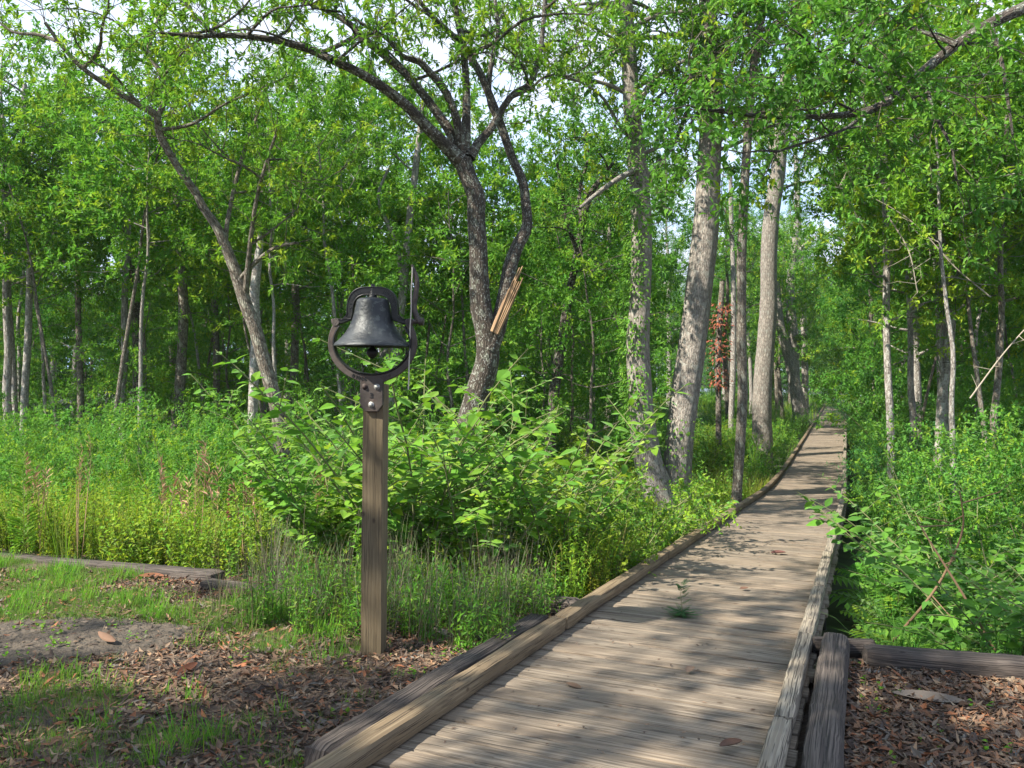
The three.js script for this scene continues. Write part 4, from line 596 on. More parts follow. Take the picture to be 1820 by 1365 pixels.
// the far-off wood behind everything, one mass
{
  const k = kindOfTree({ ...B, H: 15, r: 0.2, low: 0.05, limbs: 30, spread: 3.6, gap: 0.45, tw: [0.8, 1.8], sub: 6, n: 8, spray: [0.3, 0.7], L: 0.3, W: 0.16, cols: [G2, G3, G2] }), list = [], m4 = new THREE.Matrix4(), q4 = new THREE.Quaternion();
  for (let n = 0; n < 150; n++) { const left = n < 66, far = n >= 118, d = far ? rr(205, 240) : rr(48, 84), b = far ? rr(860, 1560) : left ? rr(-420, 870) : rr(1500, 2200), x = wx(b, d), s = far ? rr(1.5, 2.0) : rr(0.45, 0.8); if (offDeck(x, d) < 4 && d < 70) continue; list.push(m4.compose(V(x, ground(x, -d) - 0.3, -d), q4.setFromAxisAngle(UP, rr(0, 6.28)), V(s * 1.2, s, s * 1.2)).clone()); }
  for (let n = 0; n < 64; n++) { const bank = n < 30, d = bank ? rr(164, 170) : rr(58, 92), b = bank ? rr(960, 1560) : rr(960, 1500), x = wx(b, d), s = bank ? rr(0.4, 0.7) : rr(0.20, 0.32); if (offDeck(x, d) < 4 || (!bank && b > 1135 && b < 1205)) continue; list.push(m4.compose(V(x, ground(x, -d) - 0.2, -d), q4.setFromAxisAngle(UP, rr(0, 6.28)), V(s * 1.5, s, s * 1.5)).clone()); }
  for (const [b, d, s] of [[1470, 74, 0.6], [1500, 78, 0.7], [1530, 73, 0.65], [1485, 84, 0.8], [1515, 88, 0.8], [1450, 80, 0.6], [1555, 78, 0.7]]) list.push(m4.compose(V(wx(b, d), -1.9, -d), q4.setFromAxisAngle(UP, rr(0, 6.28)), V(s, s, s)).clone());
  const im = new THREE.InstancedMesh(k.crown, M.leaf, list.length); list.forEach((m, i) => { im.setMatrixAt(i, m); im.setColorAt(i, new THREE.Color().setRGB(rr(0.75, 1.1), rr(0.8, 1.1), rr(0.8, 1.2))); }); im.name = 'distant_woods'; im.castShadow = im.receiveShadow = true; scene.add(im); tag(im, 'far off wood closing the view behind all the trees', 'woods', null, 'stuff');
}

// ================= shrubs and ferns =================
function shrubKind(o) {
  const wb = new Buf(false), lb = new Buf();
  for (let k = 0; k < o.stems; k++) {
    const az = rr(0, 6.28), d = V(Math.cos(az) * o.out, 1, Math.sin(az) * o.out).normalize(), L = o.H * rr(0.6, 1.1), q = [V(Math.cos(az) * 0.08, -0.1, Math.sin(az) * 0.08)];
    for (let j = 0; j < 5; j++) { q.push(q[j].clone().addScaledVector(d, L / 5)); d.addScaledVector(rdir(), 0.18); d.y -= o.arch ?? 0.02; d.normalize(); }
    tube(wb, q, [0.014, 0.012, 0.010, 0.008, 0.006, 0.003], 4, 0.6, 0, false);
    foliate(lb, o.fine ? wb : null, q, { gap: o.gap, from: o.from ?? 0.12, len: o.tw, sub: o.sub, spray: o.spray, n: o.n, L: o.L, W: o.W, cols: o.cols, fine: o.fine, up: 0.2, young: o.young ?? 0.08, sides: 3, tw: 0.5 });
  }
  return { wood: wb.geo(), leaves: lb.geo() };
}
// arching stems with opposite pairs of big oval leaves
function pairLeafKind(o) {
  const wb = new Buf(false), lb = new Buf();
  for (let k = 0; k < o.stems; k++) {
    const az = rr(0, 6.28), d = V(Math.cos(az) * o.out, 1, Math.sin(az) * o.out).normalize(), L = o.H * rr(0.65, 1.15), n = 9, q = [V(Math.cos(az) * 0.1 * rnd(), -0.1, Math.sin(az) * 0.1 * rnd())];
    for (let j = 0; j < n; j++) { q.push(q[j].clone().addScaledVector(d, L / n)); d.addScaledVector(rdir(), 0.10); d.x += Math.cos(az) * 0.06; d.z += Math.sin(az) * 0.06; d.y -= 0.03; d.normalize(); }
    tube(wb, q, q.map((_, j) => lerp(0.009, 0.003, j / n)), 5, 0.6, 0, false);
    let turn = rr(0, 3);
    for (let s = o.bare; s < L; s += o.gap) {
      const f = (s / L) * n, i = Math.min(n - 1, Math.floor(f)), p = q[i].clone().lerp(q[i + 1], f - i), t = q[i + 1].clone().sub(q[i]).normalize(); turn += 1.57 + rr(-0.3, 0.3);
      const side = nz(V(Math.cos(turn), 0, Math.sin(turn)).addScaledVector(t, -0.2)), col = jit(pick(o.cols), 0.15), size = o.L * rr(0.7, 1.15) * (s > L - 0.12 ? 0.6 : 1);
      for (const e of [1, -1]) {
        const ld = nz(side.clone().multiplyScalar(e).addScaledVector(t, 0.55).addScaledVector(UP, rr(-0.75, 0.3)));
        if (rnd() < 0.92) bigLeaf(lb, p, ld, V(rr(-0.8, 0.8), 1, rr(-0.8, 0.8)), size, size * o.ratio * rr(0.85, 1.15), jit(col, 0.12), rr(0.05, 0.35), rr(0.08, 0.3));
        if (o.side && s < L * 0.8 && rnd() < o.side) { const b0 = p.clone(), bd = nz(side.clone().multiplyScalar(e).addScaledVector(UP, 0.6)), bl = rr(0.2, 0.45); tube(wb, [b0, b0.clone().addScaledVector(bd, bl)], [0.005, 0.002], 3, 0.6, 0, false); for (let w = 0.3; w <= 1; w += 0.23) for (const e2 of [1, -1]) bigLeaf(lb, b0.clone().addScaledVector(bd, bl * w), nz(V(-bd.z * e2, rr(-0.6, 0.3), bd.x * e2).addScaledVector(bd, 0.5)), V(rr(-0.7, 0.7), 1, rr(-0.7, 0.7)), size * rr(0.6, 0.95), size * o.ratio * 0.85, jit(col, 0.15), rr(0.05, 0.3)); }
      }
    }
  }
  return { wood: wb.geo(), leaves: lb.geo() };
}
function fernKind(fronds, L, cols) {
  const lb = new Buf();
  for (let k = 0; k < fronds; k++) {
    const az = k * 2.4 + rr(-0.4, 0.4), len = L * rr(0.7, 1.15), out = rr(0.35, 0.8), N = 17, col = jit(pick(cols), 0.15); let p = V(0, 0, 0), d = V(Math.cos(az) * out, 1, Math.sin(az) * out).normalize();
    for (let j = 0; j < N; j++) {
      const q = p.clone().addScaledVector(d, len / N), f = j / N, w = len * 0.24 * Math.sin(Math.PI * Math.pow(1 - f, 0.75)) + 0.008, s = nz(V().crossVectors(d, V(Math.cos(az), 0.2, Math.sin(az)).cross(UP)).cross(d));
      const side = nz(V(-Math.sin(az), 0, Math.cos(az)));
      leaf(lb, p, d, s, len / N * 1.1, 0.005, [0.10, 0.12, 0.03], false);
      if (j > 3) for (const e of [1, -1]) leaf(lb, p, nz(side.clone().multiplyScalar(e).addScaledVector(d, 0.28).addScaledVector(UP, -0.1)), UP, w, len / N * 0.95, jit(col, 0.08), false, 0.15, 0.05);
      p = q; d.x += Math.cos(az) * 0.055; d.z += Math.sin(az) * 0.055; d.y -= 0.055; d.normalize();
    }
  }
  return { leaves: lb.geo() };
}
const SH = {
  dark: shrubKind({ stems: 9, H: 2.5, out: 0.55, gap: 0.2, tw: [0.35, 0.8], sub: 6, spray: [0.12, 0.26], n: 8, L: 0.085, W: 0.036, cols: [G2, G3, G2] }),
  dense: shrubKind({ stems: 10, H: 2.0, out: 0.7, gap: 0.16, tw: [0.3, 0.65], sub: 6, spray: [0.1, 0.22], n: 8, L: 0.07, W: 0.032, cols: [G2, G3, G1] }),
  bright: shrubKind({ stems: 11, H: 1.3, out: 0.75, gap: 0.11, tw: [0.2, 0.45], sub: 6, spray: [0.08, 0.18], n: 8, L: 0.055, W: 0.026, cols: [G1, YG, G2], young: 0.3, fine: true }),
  feathery: shrubKind({ stems: 12, H: 1.5, out: 0.6, gap: 0.1, tw: [0.25, 0.5], sub: 6, spray: [0.14, 0.26], n: 13, L: 0.06, W: 0.012, cols: [BG, G2, BG] }),
  pair: pairLeafKind({ stems: 14, H: 1.85, out: 0.34, bare: 0.4, gap: 0.085, L: 0.125, ratio: 0.52, cols: [G1, G2, G2, G1], side: 0.3 }),
  pairB: pairLeafKind({ stems: 13, H: 1.55, out: 0.38, bare: 0.3, gap: 0.08, L: 0.11, ratio: 0.48, cols: [G1, G2, G1, YG], side: 0.35 }),
  pairDark: pairLeafKind({ stems: 11, H: 1.8, out: 0.7, bare: 0.4, gap: 0.1, L: 0.135, ratio: 0.5, cols: [G2, G3, G2], side: 0.3 }),
};
const FERN = [fernKind(11, 0.6, [G1, YG, G2]), fernKind(9, 0.75, [G2, G1]), fernKind(8, 0.5, [YG, G1])];
function bush(kind, name, label, cat, group, x, d, s) {
  const k = SH[kind] ?? FERN[kind], g = thing(name, label, cat, [x, ground(x, -d) - 0.02, -d], group); g.rotation.y = rr(0, 6.28); g.scale.set(s * rr(0.9, 1.15), s * rr(0.92, 1.1), s * rr(0.9, 1.15));
  if (k.wood) part('stems', k.wood, M.stem, g, 'stuff'); part('foliage', k.leaves, name === 'large_leaf_shrub' ? M.leafGloss : pick(M.leafTints), g, 'stuff'); return g;
}
const spot = [];
function scatter(count, b0, b1, d0, d1, space, clear, fn) { let n = 0, tr = 0; while (n < count && tr++ < 6000) { const d = Math.sqrt(lerp(d0 * d0, d1 * d1, rnd())), x = wx(rr(b0, b1), d); if (offDeck(x, d) < clear || d - edgeAt(x) < 0.4 || spot.some((q) => Math.hypot(q[0] - x, q[1] - d) < space)) continue; spot.push([x, d]); fn(x, d); n++; } }
// big-leaved shrubs right behind the bell post
for (const [x, d, s, k, label] of [
  [-1.75, 7.9, 1.2, 'pair', 'big leaved shrub left behind the bell post'], [-0.95, 7.6, 1.4, 'pair', 'tall big leaved shrub hidden by the bell post'], [-0.35, 7.5, 1.3, 'pairB', 'big leaved shrub showing just right of the bell post'],
  [0.35, 7.9, 1.35, 'pairB', 'bright big leaved shrub before the forked oak'], [0.95, 8.6, 1.05, 'bright', 'bright small leaved shrub left of the ferny boardwalk edge'], [-2.2, 8.9, 1.0, 'bright', 'small leaved shrub at the meadow edge left of the bell'],
  [0.1, 9.1, 1.45, 'pair', 'big leaved shrub at the foot of the forked oak'], [-1.2, 9.3, 1.35, 'pairB', 'big leaved shrub behind the one the post hides'], [1.5, 10.3, 1.1, 'bright', 'pale leafed shrub before the V pair of trunks'], [2.1, 11.6, 1.1, 'pairB', 'pale leafed shrub close to the V pair of trunks'],
  [3.1, 13.4, 0.8, 'bright', 'leafy shrub between the V pair of trunks and the boardwalk'],
]) { bush(k, k === 'bright' ? 'small_leaf_shrub' : 'large_leaf_shrub', label, 'shrub', 'shrubs behind the bell', x, d, s); spot.push([x, d]); }
// dark big-leaved saplings right of the boardwalk, close by
for (const [x, d, s, label] of [[3.55, 5.7, 0.9, 'dark big leaved shrub behind the rotten timber'], [4.1, 6.6, 1.15, 'tall dark big leaved shrub at the right end of the thicket'], [4.5, 7.7, 1.1, 'dark big leaved shrub leaning over the boardwalk edge'], [4.6, 8.2, 1.3, 'tall dark big leaved shrub deep in the right thicket'], [3.75, 5.0, 0.65, 'low dark big leaved shrub nearest the rotten timber']]) { bush('pairDark', 'large_leaf_shrub', label, 'shrub', 'large leaved shrubs right of the boardwalk', x, d, s); spot.push([x, d]); }
const bz2 = (kind, name, label, group, s0, s1) => (x, d) => bush(kind, name, label, 'shrub', group, x, d, rr(s0, s1));
scatter(30, -140, 860, 14.5, 19.5, 1.15, 2, bz2('dark', 'dark_shrub', 'leafy shrub below the wood', 'dark shrubs along the left wood', 0.5, 0.9));
scatter(26, -160, 1000, 19.5, 30, 1.7, 2, bz2('dense', 'dense_shrub', 'dense shrub under the trees', 'dense shrubs under the trees', 0.7, 1.2));
scatter(20, -100, 700, 11, 15, 1.0, 2, bz2('dense', 'green_shrub', 'green shrub backing the meadow', 'green shrubs at the back of the meadow', 0.5, 0.85));
scatter(14, 880, 1300, 13, 32, 1.3, 1.8, bz2('bright', 'bright_shrub', 'sunlit yellow green shrub', 'sunlit shrubs in the middle', 0.8, 1.2));
scatter(12, 760, 1300, 20, 45, 1.8, 2, bz2('feathery', 'feathery_shrub', 'blue green feathery shrub', 'feathery shrubs behind the trunks', 0.9, 1.3));
scatter(16, 1300, 1470, 16, 44, 1.2, 1.5, bz2('dense', 'kerbside_shrub', 'green kerbside shrub far along', 'shrubs left of the boardwalk far along', 0.4, 0.75));
scatter(20, 1550, 1980, 7.5, 14, 0.95, 2.15, bz2('dense', 'thicket_shrub', 'leafy thicket shrub', 'thicket shrubs right of the boardwalk', 0.6, 1.15));
scatter(16, 1540, 1960, 12, 30, 1.6, 2.3, bz2('dark', 'thicket_shrub', 'tall dark shrub deep in thicket', 'tall dark shrubs right of the boardwalk', 0.9, 1.4));
scatter(8, 1500, 1640, 15, 34, 1.2, 2.1, bz2('feathery', 'feathery_shrub', 'feathery shrub crowding the kerb', 'feathery shrubs by the right kerb', 1.0, 1.6));
for (const [d, off, sc, what] of [[38, 1.7, 1.6, 'nearer'], [46, 1.6, 2.0, 'further']]) { const x = deckX(d) + off; bush('feathery', 'feathery_shrub', 'big feathery shrub leaning over the right kerb, the ' + what + ' one', 'shrub', 'feathery shrubs by the right kerb', x, d, sc); spot.push([x, d]); }
scatter(16, 1000, 1330, 9, 16, 0.5, 1.15, (x, d) => bush(Math.floor(rnd() * 3), 'fern', 'light green fern near the kerb', 'fern', 'ferns left of the boardwalk', x, d, rr(0.8, 1.2)));
scatter(18, 1500, 1790, 5.6, 11, 0.45, 1.45, (x, d) => bush(Math.floor(rnd() * 3), 'fern', 'arching fern in the shade', 'fern', 'ferns right of the boardwalk', x, d, rr(0.9, 1.4)));

// ================= meadow, grass and litter (uncountable) =================
function herbKind(H, stems, L, W, cols, gap, spread, droop = 0) { const lb = new Buf(); for (let k = 0; k < stems; k++) { const d = nz(V(rr(-spread, spread), 1, rr(-spread, spread))), p = V(rr(-0.06, 0.06), -0.03, rr(-0.06, 0.06)), h = H * rr(0.6, 1.15), col = pick(cols); leaf(lb, p, d, V(1, 0, 0.3), h, 0.006, [0.10, 0.12, 0.03], false, 0, 0); for (let s = h * 0.15; s < h; s += gap) leaf(lb, p.clone().addScaledVector(d, s), nz(rdir().addScaledVector(UP, 0.25 - droop)), UP, L * rr(0.7, 1.2) * (1.15 - 0.5 * s / h), W * rr(0.8, 1.2), jit(col, 0.2), false, 0.1, 0.15); } return lb.geo(); }
function grassKind(H, n, w, cols, lean, r) { const lb = new Buf(); for (let k = 0; k < n; k++) { const az = rr(0, 6.28), q = rr(0, r), h = H * rr(0.55, 1.15), c = jit(pick(cols), 0.2), o = lean * rr(0.3, 1.2), ca = Math.cos(az), sa = Math.sin(az), x = Math.cos(az + 1) * q, z = Math.sin(az + 1) * q, v = []; for (let j = 0; j < 3; j++) { const f = j / 2.4, ww = w * (1 - 0.4 * f) / 2, out = o * h * f * f; v.push(lb.vert(x + ca * out - sa * ww, h * f - 0.02, z + sa * out + ca * ww, c), lb.vert(x + ca * out + sa * ww, h * f - 0.02, z + sa * out - ca * ww, c)); } const tp = lb.vert(x + ca * o * h * 1.15, h * (1 - 0.12 * o), z + sa * o * h * 1.15, c); lb.i.push(v[0], v[1], v[2], v[1], v[3], v[2], v[2], v[3], v[4], v[3], v[5], v[4], v[4], v[5], tp); } return lb.geo(); }
const mtx = new THREE.Matrix4(), qt = new THREE.Quaternion(), eu = new THREE.Euler(), cl3 = new THREE.Color();
function spread(name, geo, m, list, label, cat, sink = 0) {
  const im = new THREE.InstancedMesh(geo, m, list.length); im.name = numbered(name); im.castShadow = im.receiveShadow = true;
  list.forEach(([x, d, s, tint], k) => { eu.set(rr(-0.12, 0.12), rr(0, 6.28), rr(-0.12, 0.12)); mtx.compose(V(x, ground(x, -d) - sink, -d), qt.setFromEuler(eu), V(s, s * rr(0.8, 1.2), s)); im.setMatrixAt(k, mtx); im.setColorAt(k, cl3.setRGB(...(tint ?? [rr(0.8, 1.15), rr(0.85, 1.1), rr(0.8, 1.1)]))); });
  scene.add(im); return tag(im, label, cat, null, 'stuff');
}
function field(count, test, x0, x1, d0, d1, s0, s1) { const out = []; let tr = 0; while (out.length < count && tr++ < count * 30) { const d = Math.sqrt(lerp(d0 * d0, d1 * d1, rnd())), x = lerp(x0, x1, rnd()) ; if (test(x, d)) out.push([x, d, rr(s0, s1)]); } return out; }
const beyond = (x, d) => d - edgeAt(x), inFrame = (x, d, m = 1.0) => Math.abs(x) < d * 0.64 + m;
const wild = (x, d) => beyond(x, d) > 0.25 && offDeck(x, d) > 1.0 && inFrame(x, d);
const clump = (x, d, f, s) => perlin.noise(x * f, s, d * f);
spread('meadow_herbs', herbKind(0.55, 9, 0.06, 0.03, [YG, YG, G1], 0.035, 0.35), M.leaf, field(3200, (x, d) => wild(x, d) && x < deckX(d) && clump(x, d, 0.7, 3) > -0.15, -9, 6, 6, 17, 0.7, 1.35), 'yellow green leafy herbs filling the sunlit meadow', 'herbs');
spread('meadow_herbs', herbKind(0.7, 8, 0.06, 0.011, [YG, YG, G1], 0.022, 0.25, 0.1), M.leaf, field(1900, (x, d) => wild(x, d) && x < deckX(d) && clump(x, d, 0.6, 11) > -0.1, -9, 6, 6, 18, 0.7, 1.3), 'fine leaved pale green weeds filling the sunlit meadow', 'herbs');
spread('meadow_grass', grassKind(0.55, 20, 0.007, [YG, YG, [0.30, 0.30, 0.07]], 0.5, 0.12), M.leaf, field(1800, (x, d) => wild(x, d) && x < deckX(d) && clump(x, d, 0.5, 21) > -0.2, -9, 7, 6, 22, 0.7, 1.3), 'tall sunlit grass of the meadow behind the timbers', 'grass');
spread('marsh_growth', herbKind(0.8, 10, 0.09, 0.04, [G2, G1, G3], 0.05, 0.4), M.leaf, field(2200, (x, d) => wild(x, d) && d > 13, -30, 16, 14, 42, 0.7, 1.5), 'green ground cover spreading under the trees', 'ground cover');
spread('thicket_growth', herbKind(0.6, 9, 0.075, 0.036, [G3, G2, G3], 0.045, 0.4), M.leaf, field(2400, (x, d) => wild(x, d) && x > deckX(d) && offDeck(x, d) > 1.2, 1.5, 26, 4.6, 34, 0.6, 1.3), 'leafy ground cover of the thicket right of the boardwalk', 'ground cover');
spread('thicket_growth', grassKind(0.5, 14, 0.010, [G2, G3], 0.8, 0.1), M.leaf, field(700, (x, d) => wild(x, d) && x > deckX(d) && offDeck(x, d) > 1.2, 1.5, 14, 4.6, 16, 0.6, 1.2), 'arching grass blades in the thicket right of the boardwalk', 'grass');
// far marsh between the trees and the pond
spread('reeds', grassKind(1.0, 30, 0.02, [G1, YG, G2], 0.4, 0.4), M.leaf, field(1800, (x, d) => offDeck(x, d) > 1.2 && ((x - 24) / 52) ** 2 + ((d - 128) / 36) ** 2 > 0.98 && inFrame(x, d, 2), -25, 60, 22, 95, 0.6, 1.2), 'reedy green growth around the pond', 'reeds');
// tall rough grass and weeds around the post and along the timbers
const byEdge = (x, d) => { const e = beyond(x, d); return e > -1.35 && e < 0.35 && x < 0.35 && x > -2.6 && offDeck(x, d) > 1.0; };
spread('tall_weeds', herbKind(0.42, 7, 0.075, 0.016, [G2, G1, G3], 0.035, 0.3, -0.15), M.leaf, field(210, (x, d) => byEdge(x, d) && rnd() < sstep(x, -2.4, -1.2) && Math.hypot(x + 0.887, d - 5.2) > 0.22, -2.6, 0.4, 5.0, 8.5, 0.6, 1.15), 'narrow leaved weeds growing around the bell post', 'weeds');
spread('dry_stems', grassKind(0.55, 10, 0.004, [[0.24, 0.19, 0.12], [0.16, 0.12, 0.08], [0.12, 0.13, 0.05]], 0.35, 0.1), M.dry, field(130, (x, d) => byEdge(x, d) && Math.hypot(x + 0.887, d - 5.2) > 0.2, -2.4, 0.4, 5.2, 8.2, 0.7, 1.3), 'dry grey stems standing among the weeds by the post', 'stems');
// mown grass of the clearing, in patches
const sandy = (x, d) => Math.hypot((x + 3.15) / 1.05, (d - 5.5) / 0.58) < 0.92 + 0.22 * perlin.noise(x * 2.3, 5, d * 2.3);
const turf = (x, d) => beyond(x, d) < -0.1 && x < deckX(d) - 1.15 && inFrame(x, d, 0.6) && !sandy(x, d) && Math.hypot(x + 0.887, d - 5.2) > 0.12;
const green = (x, d) => clump(x, d, 0.9, 5) * 0.8 + clump(x, d, 3.3, 8) * 0.55 + 0.17 + 0.16 * sstep(d, 4.2, 6.5) - 0.55 * sstep(x, -1.7, -0.4);
const turfy = (x, d) => rnd() < sstep(green(x, d), -0.05, 0.42);
spread('grass', grassKind(0.05, 9, 0.004, [G2, G3, [0.17, 0.23, 0.05]], 0.7, 0.07), M.leaf, field(7600, (x, d) => turf(x, d) && turfy(x, d), -6.5, 0.6, 2.9, 9, 0.6, 1.3), 'short green grass in patches over the clearing', 'grass');
spread('grass', grassKind(0.12, 12, 0.0045, [G2, G1], 0.6, 0.05), M.leaf, field(500, (x, d) => turf(x, d) && turfy(x, d) && clump(x, d, 1.9, 31) > 0.0, -6, 0.4, 2.9, 8.5, 0.6, 1.3), 'longer tufts of grass in the clearing', 'grass');
spread('seedlings', herbKind(0.09, 2, 0.032, 0.018, [G1, G2], 0.018, 0.3), M.leaf, field(220, (x, d) => beyond(x, d) < 0 && (x < deckX(d) - 1.1 || x > deckX(d) + 1.2) && inFrame(x, d, 0.4), -5, 5, 2.9, 8, 0.6, 1.3), 'tiny green seedlings among the fallen leaves', 'seedlings');
// fallen leaves
{
  const LC = [[0.115, 0.064, 0.036], [0.15, 0.088, 0.05], [0.08, 0.046, 0.029], [0.20, 0.135, 0.083], [0.135, 0.102, 0.074], [0.05, 0.031, 0.021], [0.19, 0.075, 0.032], [0.09, 0.056, 0.036]];
  const litter = (name, label, count, test, x0, x1, d0, d1, L0, L1, fine) => {
    const lb = new Buf(); let n = 0, tr = 0;
    while (n < count && tr++ < count * 20) { const d = lerp(d0, d1, rnd()), x = lerp(x0, x1, rnd()); if (!test(x, d)) continue; n++; const az = rr(0, 6.28), L = L0 + (L1 - L0) * (0.25 + 0.8 * Math.pow(rnd(), 1.4)), h = ground(x, -d) + rr(0.002, 0.03); leaf(lb, V(x, h, -d), nz(V(Math.cos(az), rr(-0.12, 0.3), Math.sin(az))), nz(V(rr(-0.5, 0.5), 1, rr(-0.5, 0.5))), L, L * rr(0.18, 0.48), jit(pick(LC), 0.35), fine, rr(-0.35, 0.35), rr(-0.3, 0.5)); }
    solo(name, lb.geo(), M.litter, label, 'fallen leaves', null, 'stuff');
  };
  const bare = (x, d) => { if (x < -2.2 && sandy(x, d)) return rnd() < 0.06; return rnd() < 1 - 0.7 * sstep(green(x, d), 0.1, 0.5); };
  litter('fallen_leaves', 'brown fallen leaves strewn over the clearing around the bell', 24000, (x, d) => beyond(x, d) < 0.3 && x < deckX(d) - 0.95 && inFrame(x, d, 0.5) && bare(x, d), -5.5, 0.6, 2.8, 8, 0.015, 0.075, true);
  litter('fallen_leaves', 'thick brown leaf litter right of the boardwalk', 17000, (x, d) => beyond(x, d) < 0.02 && x > deckX(d) + 1.1 && inFrame(x, d, 0.6), 1.0, 3.9, 2.7, 5, 0.015, 0.078, true);
  litter('fallen_leaves', 'sparse leaves lying in the wild growth', 3500, (x, d) => wild(x, d), -6, 6, 4.6, 11, 0.04, 0.09, false);
}
const curled = (L, W, curl, c0) => { const b = new Buf(), N = 8, K = 6; for (let j = 0; j <= N; j++) for (let k = 0; k <= K; k++) { const f = j / N, s = (k / K) * 2 - 1, w = W * 0.5 * Math.pow(Math.sin(Math.PI * clamp(f * 0.94 + 0.03, 0, 1)), 0.7), a = s * curl; b.vert((f - 0.5) * L, (1 - Math.cos(a)) * w / Math.max(0.3, curl) + 0.12 * L * (f - 0.5) ** 2, Math.sin(a) * w / Math.max(0.6, Math.sin(Math.min(curl, 1.5))), jit(c0, 0.06)); } for (let j = 0; j < N; j++) for (let k = 0; k < K; k++) { const i = j * (K + 1) + k; b.i.push(i, i + 1, i + K + 1, i + 1, i + K + 2, i + K + 1); } return b.geo(true); };
// large single leaves
for (const [x, d, L, W, curl, c, turn, tilt, label] of [
  [-2.31, 6.86, 0.26, 0.12, 1.5, [0.15, 0.075, 0.045], 0.3, 0.1, 'large brown leaf curled upside down before the long weathered timber'],
  [-2.67, 5.35, 0.2, 0.06, 1.5, [0.24, 0.13, 0.075], 0.6, 0.25, 'curled tan leaf at the edge of the sandy patch'],
  [2.2, 4.28, 0.34, 0.11, 0.7, [0.24, 0.19, 0.145], -0.35, 0.12, 'large grey tan leaf lying on the litter right of the boardwalk'],
  [1.45, 4.3, 0.2, 0.075, 0.8, [0.27, 0.20, 0.12], 0.1, 0.1, 'dry tan leaf against the grey cracked timber'],
  [-0.25, 6.0, 0.2, 0.09, 0.9, [0.30, 0.18, 0.13], 0.5, 0.15, 'pinkish tan leaf right behind the bell post'],
  [-0.45, 5.55, 0.22, 0.08, 0.5, [0.27, 0.22, 0.18], -0.6, 0.2, 'pale grey leaf right of the bell post foot'],
  [-3.35, 7.55, 0.22, 0.09, 0.8, [0.3, 0.11, 0.045], 0.2, 0.2, 'orange leaf in the grass near the long weathered timber'],
  [-1.9, 4.75, 0.13, 0.07, 1.0, [0.30, 0.10, 0.04], 0.9, 0.3, 'orange leaf standing in the grass left of the bell post'],
  [-3.0, 4.0, 0.24, 0.1, 0.6, [0.2, 0.135, 0.095], 0.1, 0.1, 'wide dull brown leaf in the near grass'],
]) { const g = curled(L, W, curl, c.map((v) => v * 0.6)); const m = solo('fallen_leaf', g, M.litter, label, 'leaf'); m.position.set(x, ground(x, -d) + 0.03, -d); m.rotation.set(tilt, turn, rr(-0.1, 0.1)); if (curl > 1.2) m.rotation.x += Math.PI; if (curl > 1.2) m.position.y += 0.035; }
// leaves and a green sprig on the planks
for (const [x, d, L, W, curl, c, turn, label] of [
  [0.96, 3.55, 0.12, 0.05, 1.3, [0.17, 0.085, 0.05], 0.4, 'curled brown leaf on the planks against the near right kerb'], [0.33, 4.35, 0.1, 0.045, 0.8, [0.2, 0.12, 0.07], -0.7, 'small brown leaf on the planks by the near left kerb'],
  [2.95, 9.0, 0.17, 0.09, 0.9, [0.16, 0.06, 0.045], 0.1, 'dark red leaf on the planks by the far right kerb'], [2.0, 7.0, 0.09, 0.05, 0.8, [0.2, 0.1, 0.06], 0.4, 'little brown leaf on the planks in the dappled light'], [1.02, 4.65, 0.09, 0.05, 0.9, [0.3, 0.19, 0.12], 1.0, 'little tan leaf on the planks near the right kerb'],
]) { const m = solo('fallen_leaf', curled(L, W, curl, c.map((v) => v * 0.6)), M.litter, label, 'leaf'); m.position.set(x, deckY(d) + 0.012, -d); m.rotation.set(0.07, turn, 0); }
{
  const lb = new Buf(); for (let k = 0; k < 420; k++) { const d = rr(2.8, 14), q = onPath(d), p = q.p.addScaledVector(q.s, rr(-0.68, 0.68)), az = rr(0, 6.28), L = rr(0.008, 0.035); leaf(lb, V(p.x, p.y + 0.004, p.z), nz(V(Math.cos(az), 0.05, Math.sin(az))), UP, L, L * rr(0.18, 0.48), jit(pick([[0.10, 0.06, 0.04], [0.05, 0.035, 0.025], [0.2, 0.12, 0.07]]), 0.3), true, rr(-0.2, 0.2), rr(0, 0.4)); }
  solo('leaf_debris', lb.geo(), M.litter, 'bits of leaf and twig scattered over the planks', 'debris', null, 'stuff');
  const sx = 1.25, sdp = 6.0, g = thing('green_sprig', 'feathery green sprig growing up between the boardwalk planks', 'seedling', [sx, deckY(sdp), -sdp]), fb = new Buf(), wb = new Buf(false);
  tube(wb, [V(0, -0.03, 0), V(0.004, 0.08, 0), V(-0.006, 0.17, 0), V(0, 0.24, 0)], [0.002, 0.0018, 0.0014, 0.0008], 4, 0.2, 0, false);
  for (let k = 0; k < 60; k++) { const low = k < 44, h = low ? rr(0.005, 0.05) : rr(0.06, 0.24), az = rr(0, 6.28), d = nz(V(Math.cos(az), low ? rr(-0.02, 0.25) : 0.4, Math.sin(az))), L = low ? rr(0.08, 0.18) : rr(0.04, 0.09); for (let s = 0.1; s < 1; s += 0.05) for (const e of [1, -1]) leaf(fb, V(0, h, 0).addScaledVector(d, L * s), nz(V(-d.z * e, 0.1, d.x * e).addScaledVector(d, 0.6)), UP, 0.022 * (1.1 - s * 0.6), 0.0035, jit([0.05, 0.15, 0.04], 0.2), false); }
  part('stem', wb.geo(), M.stem, g); part('foliage', fb.geo(), M.leaf, g, 'stuff');
}
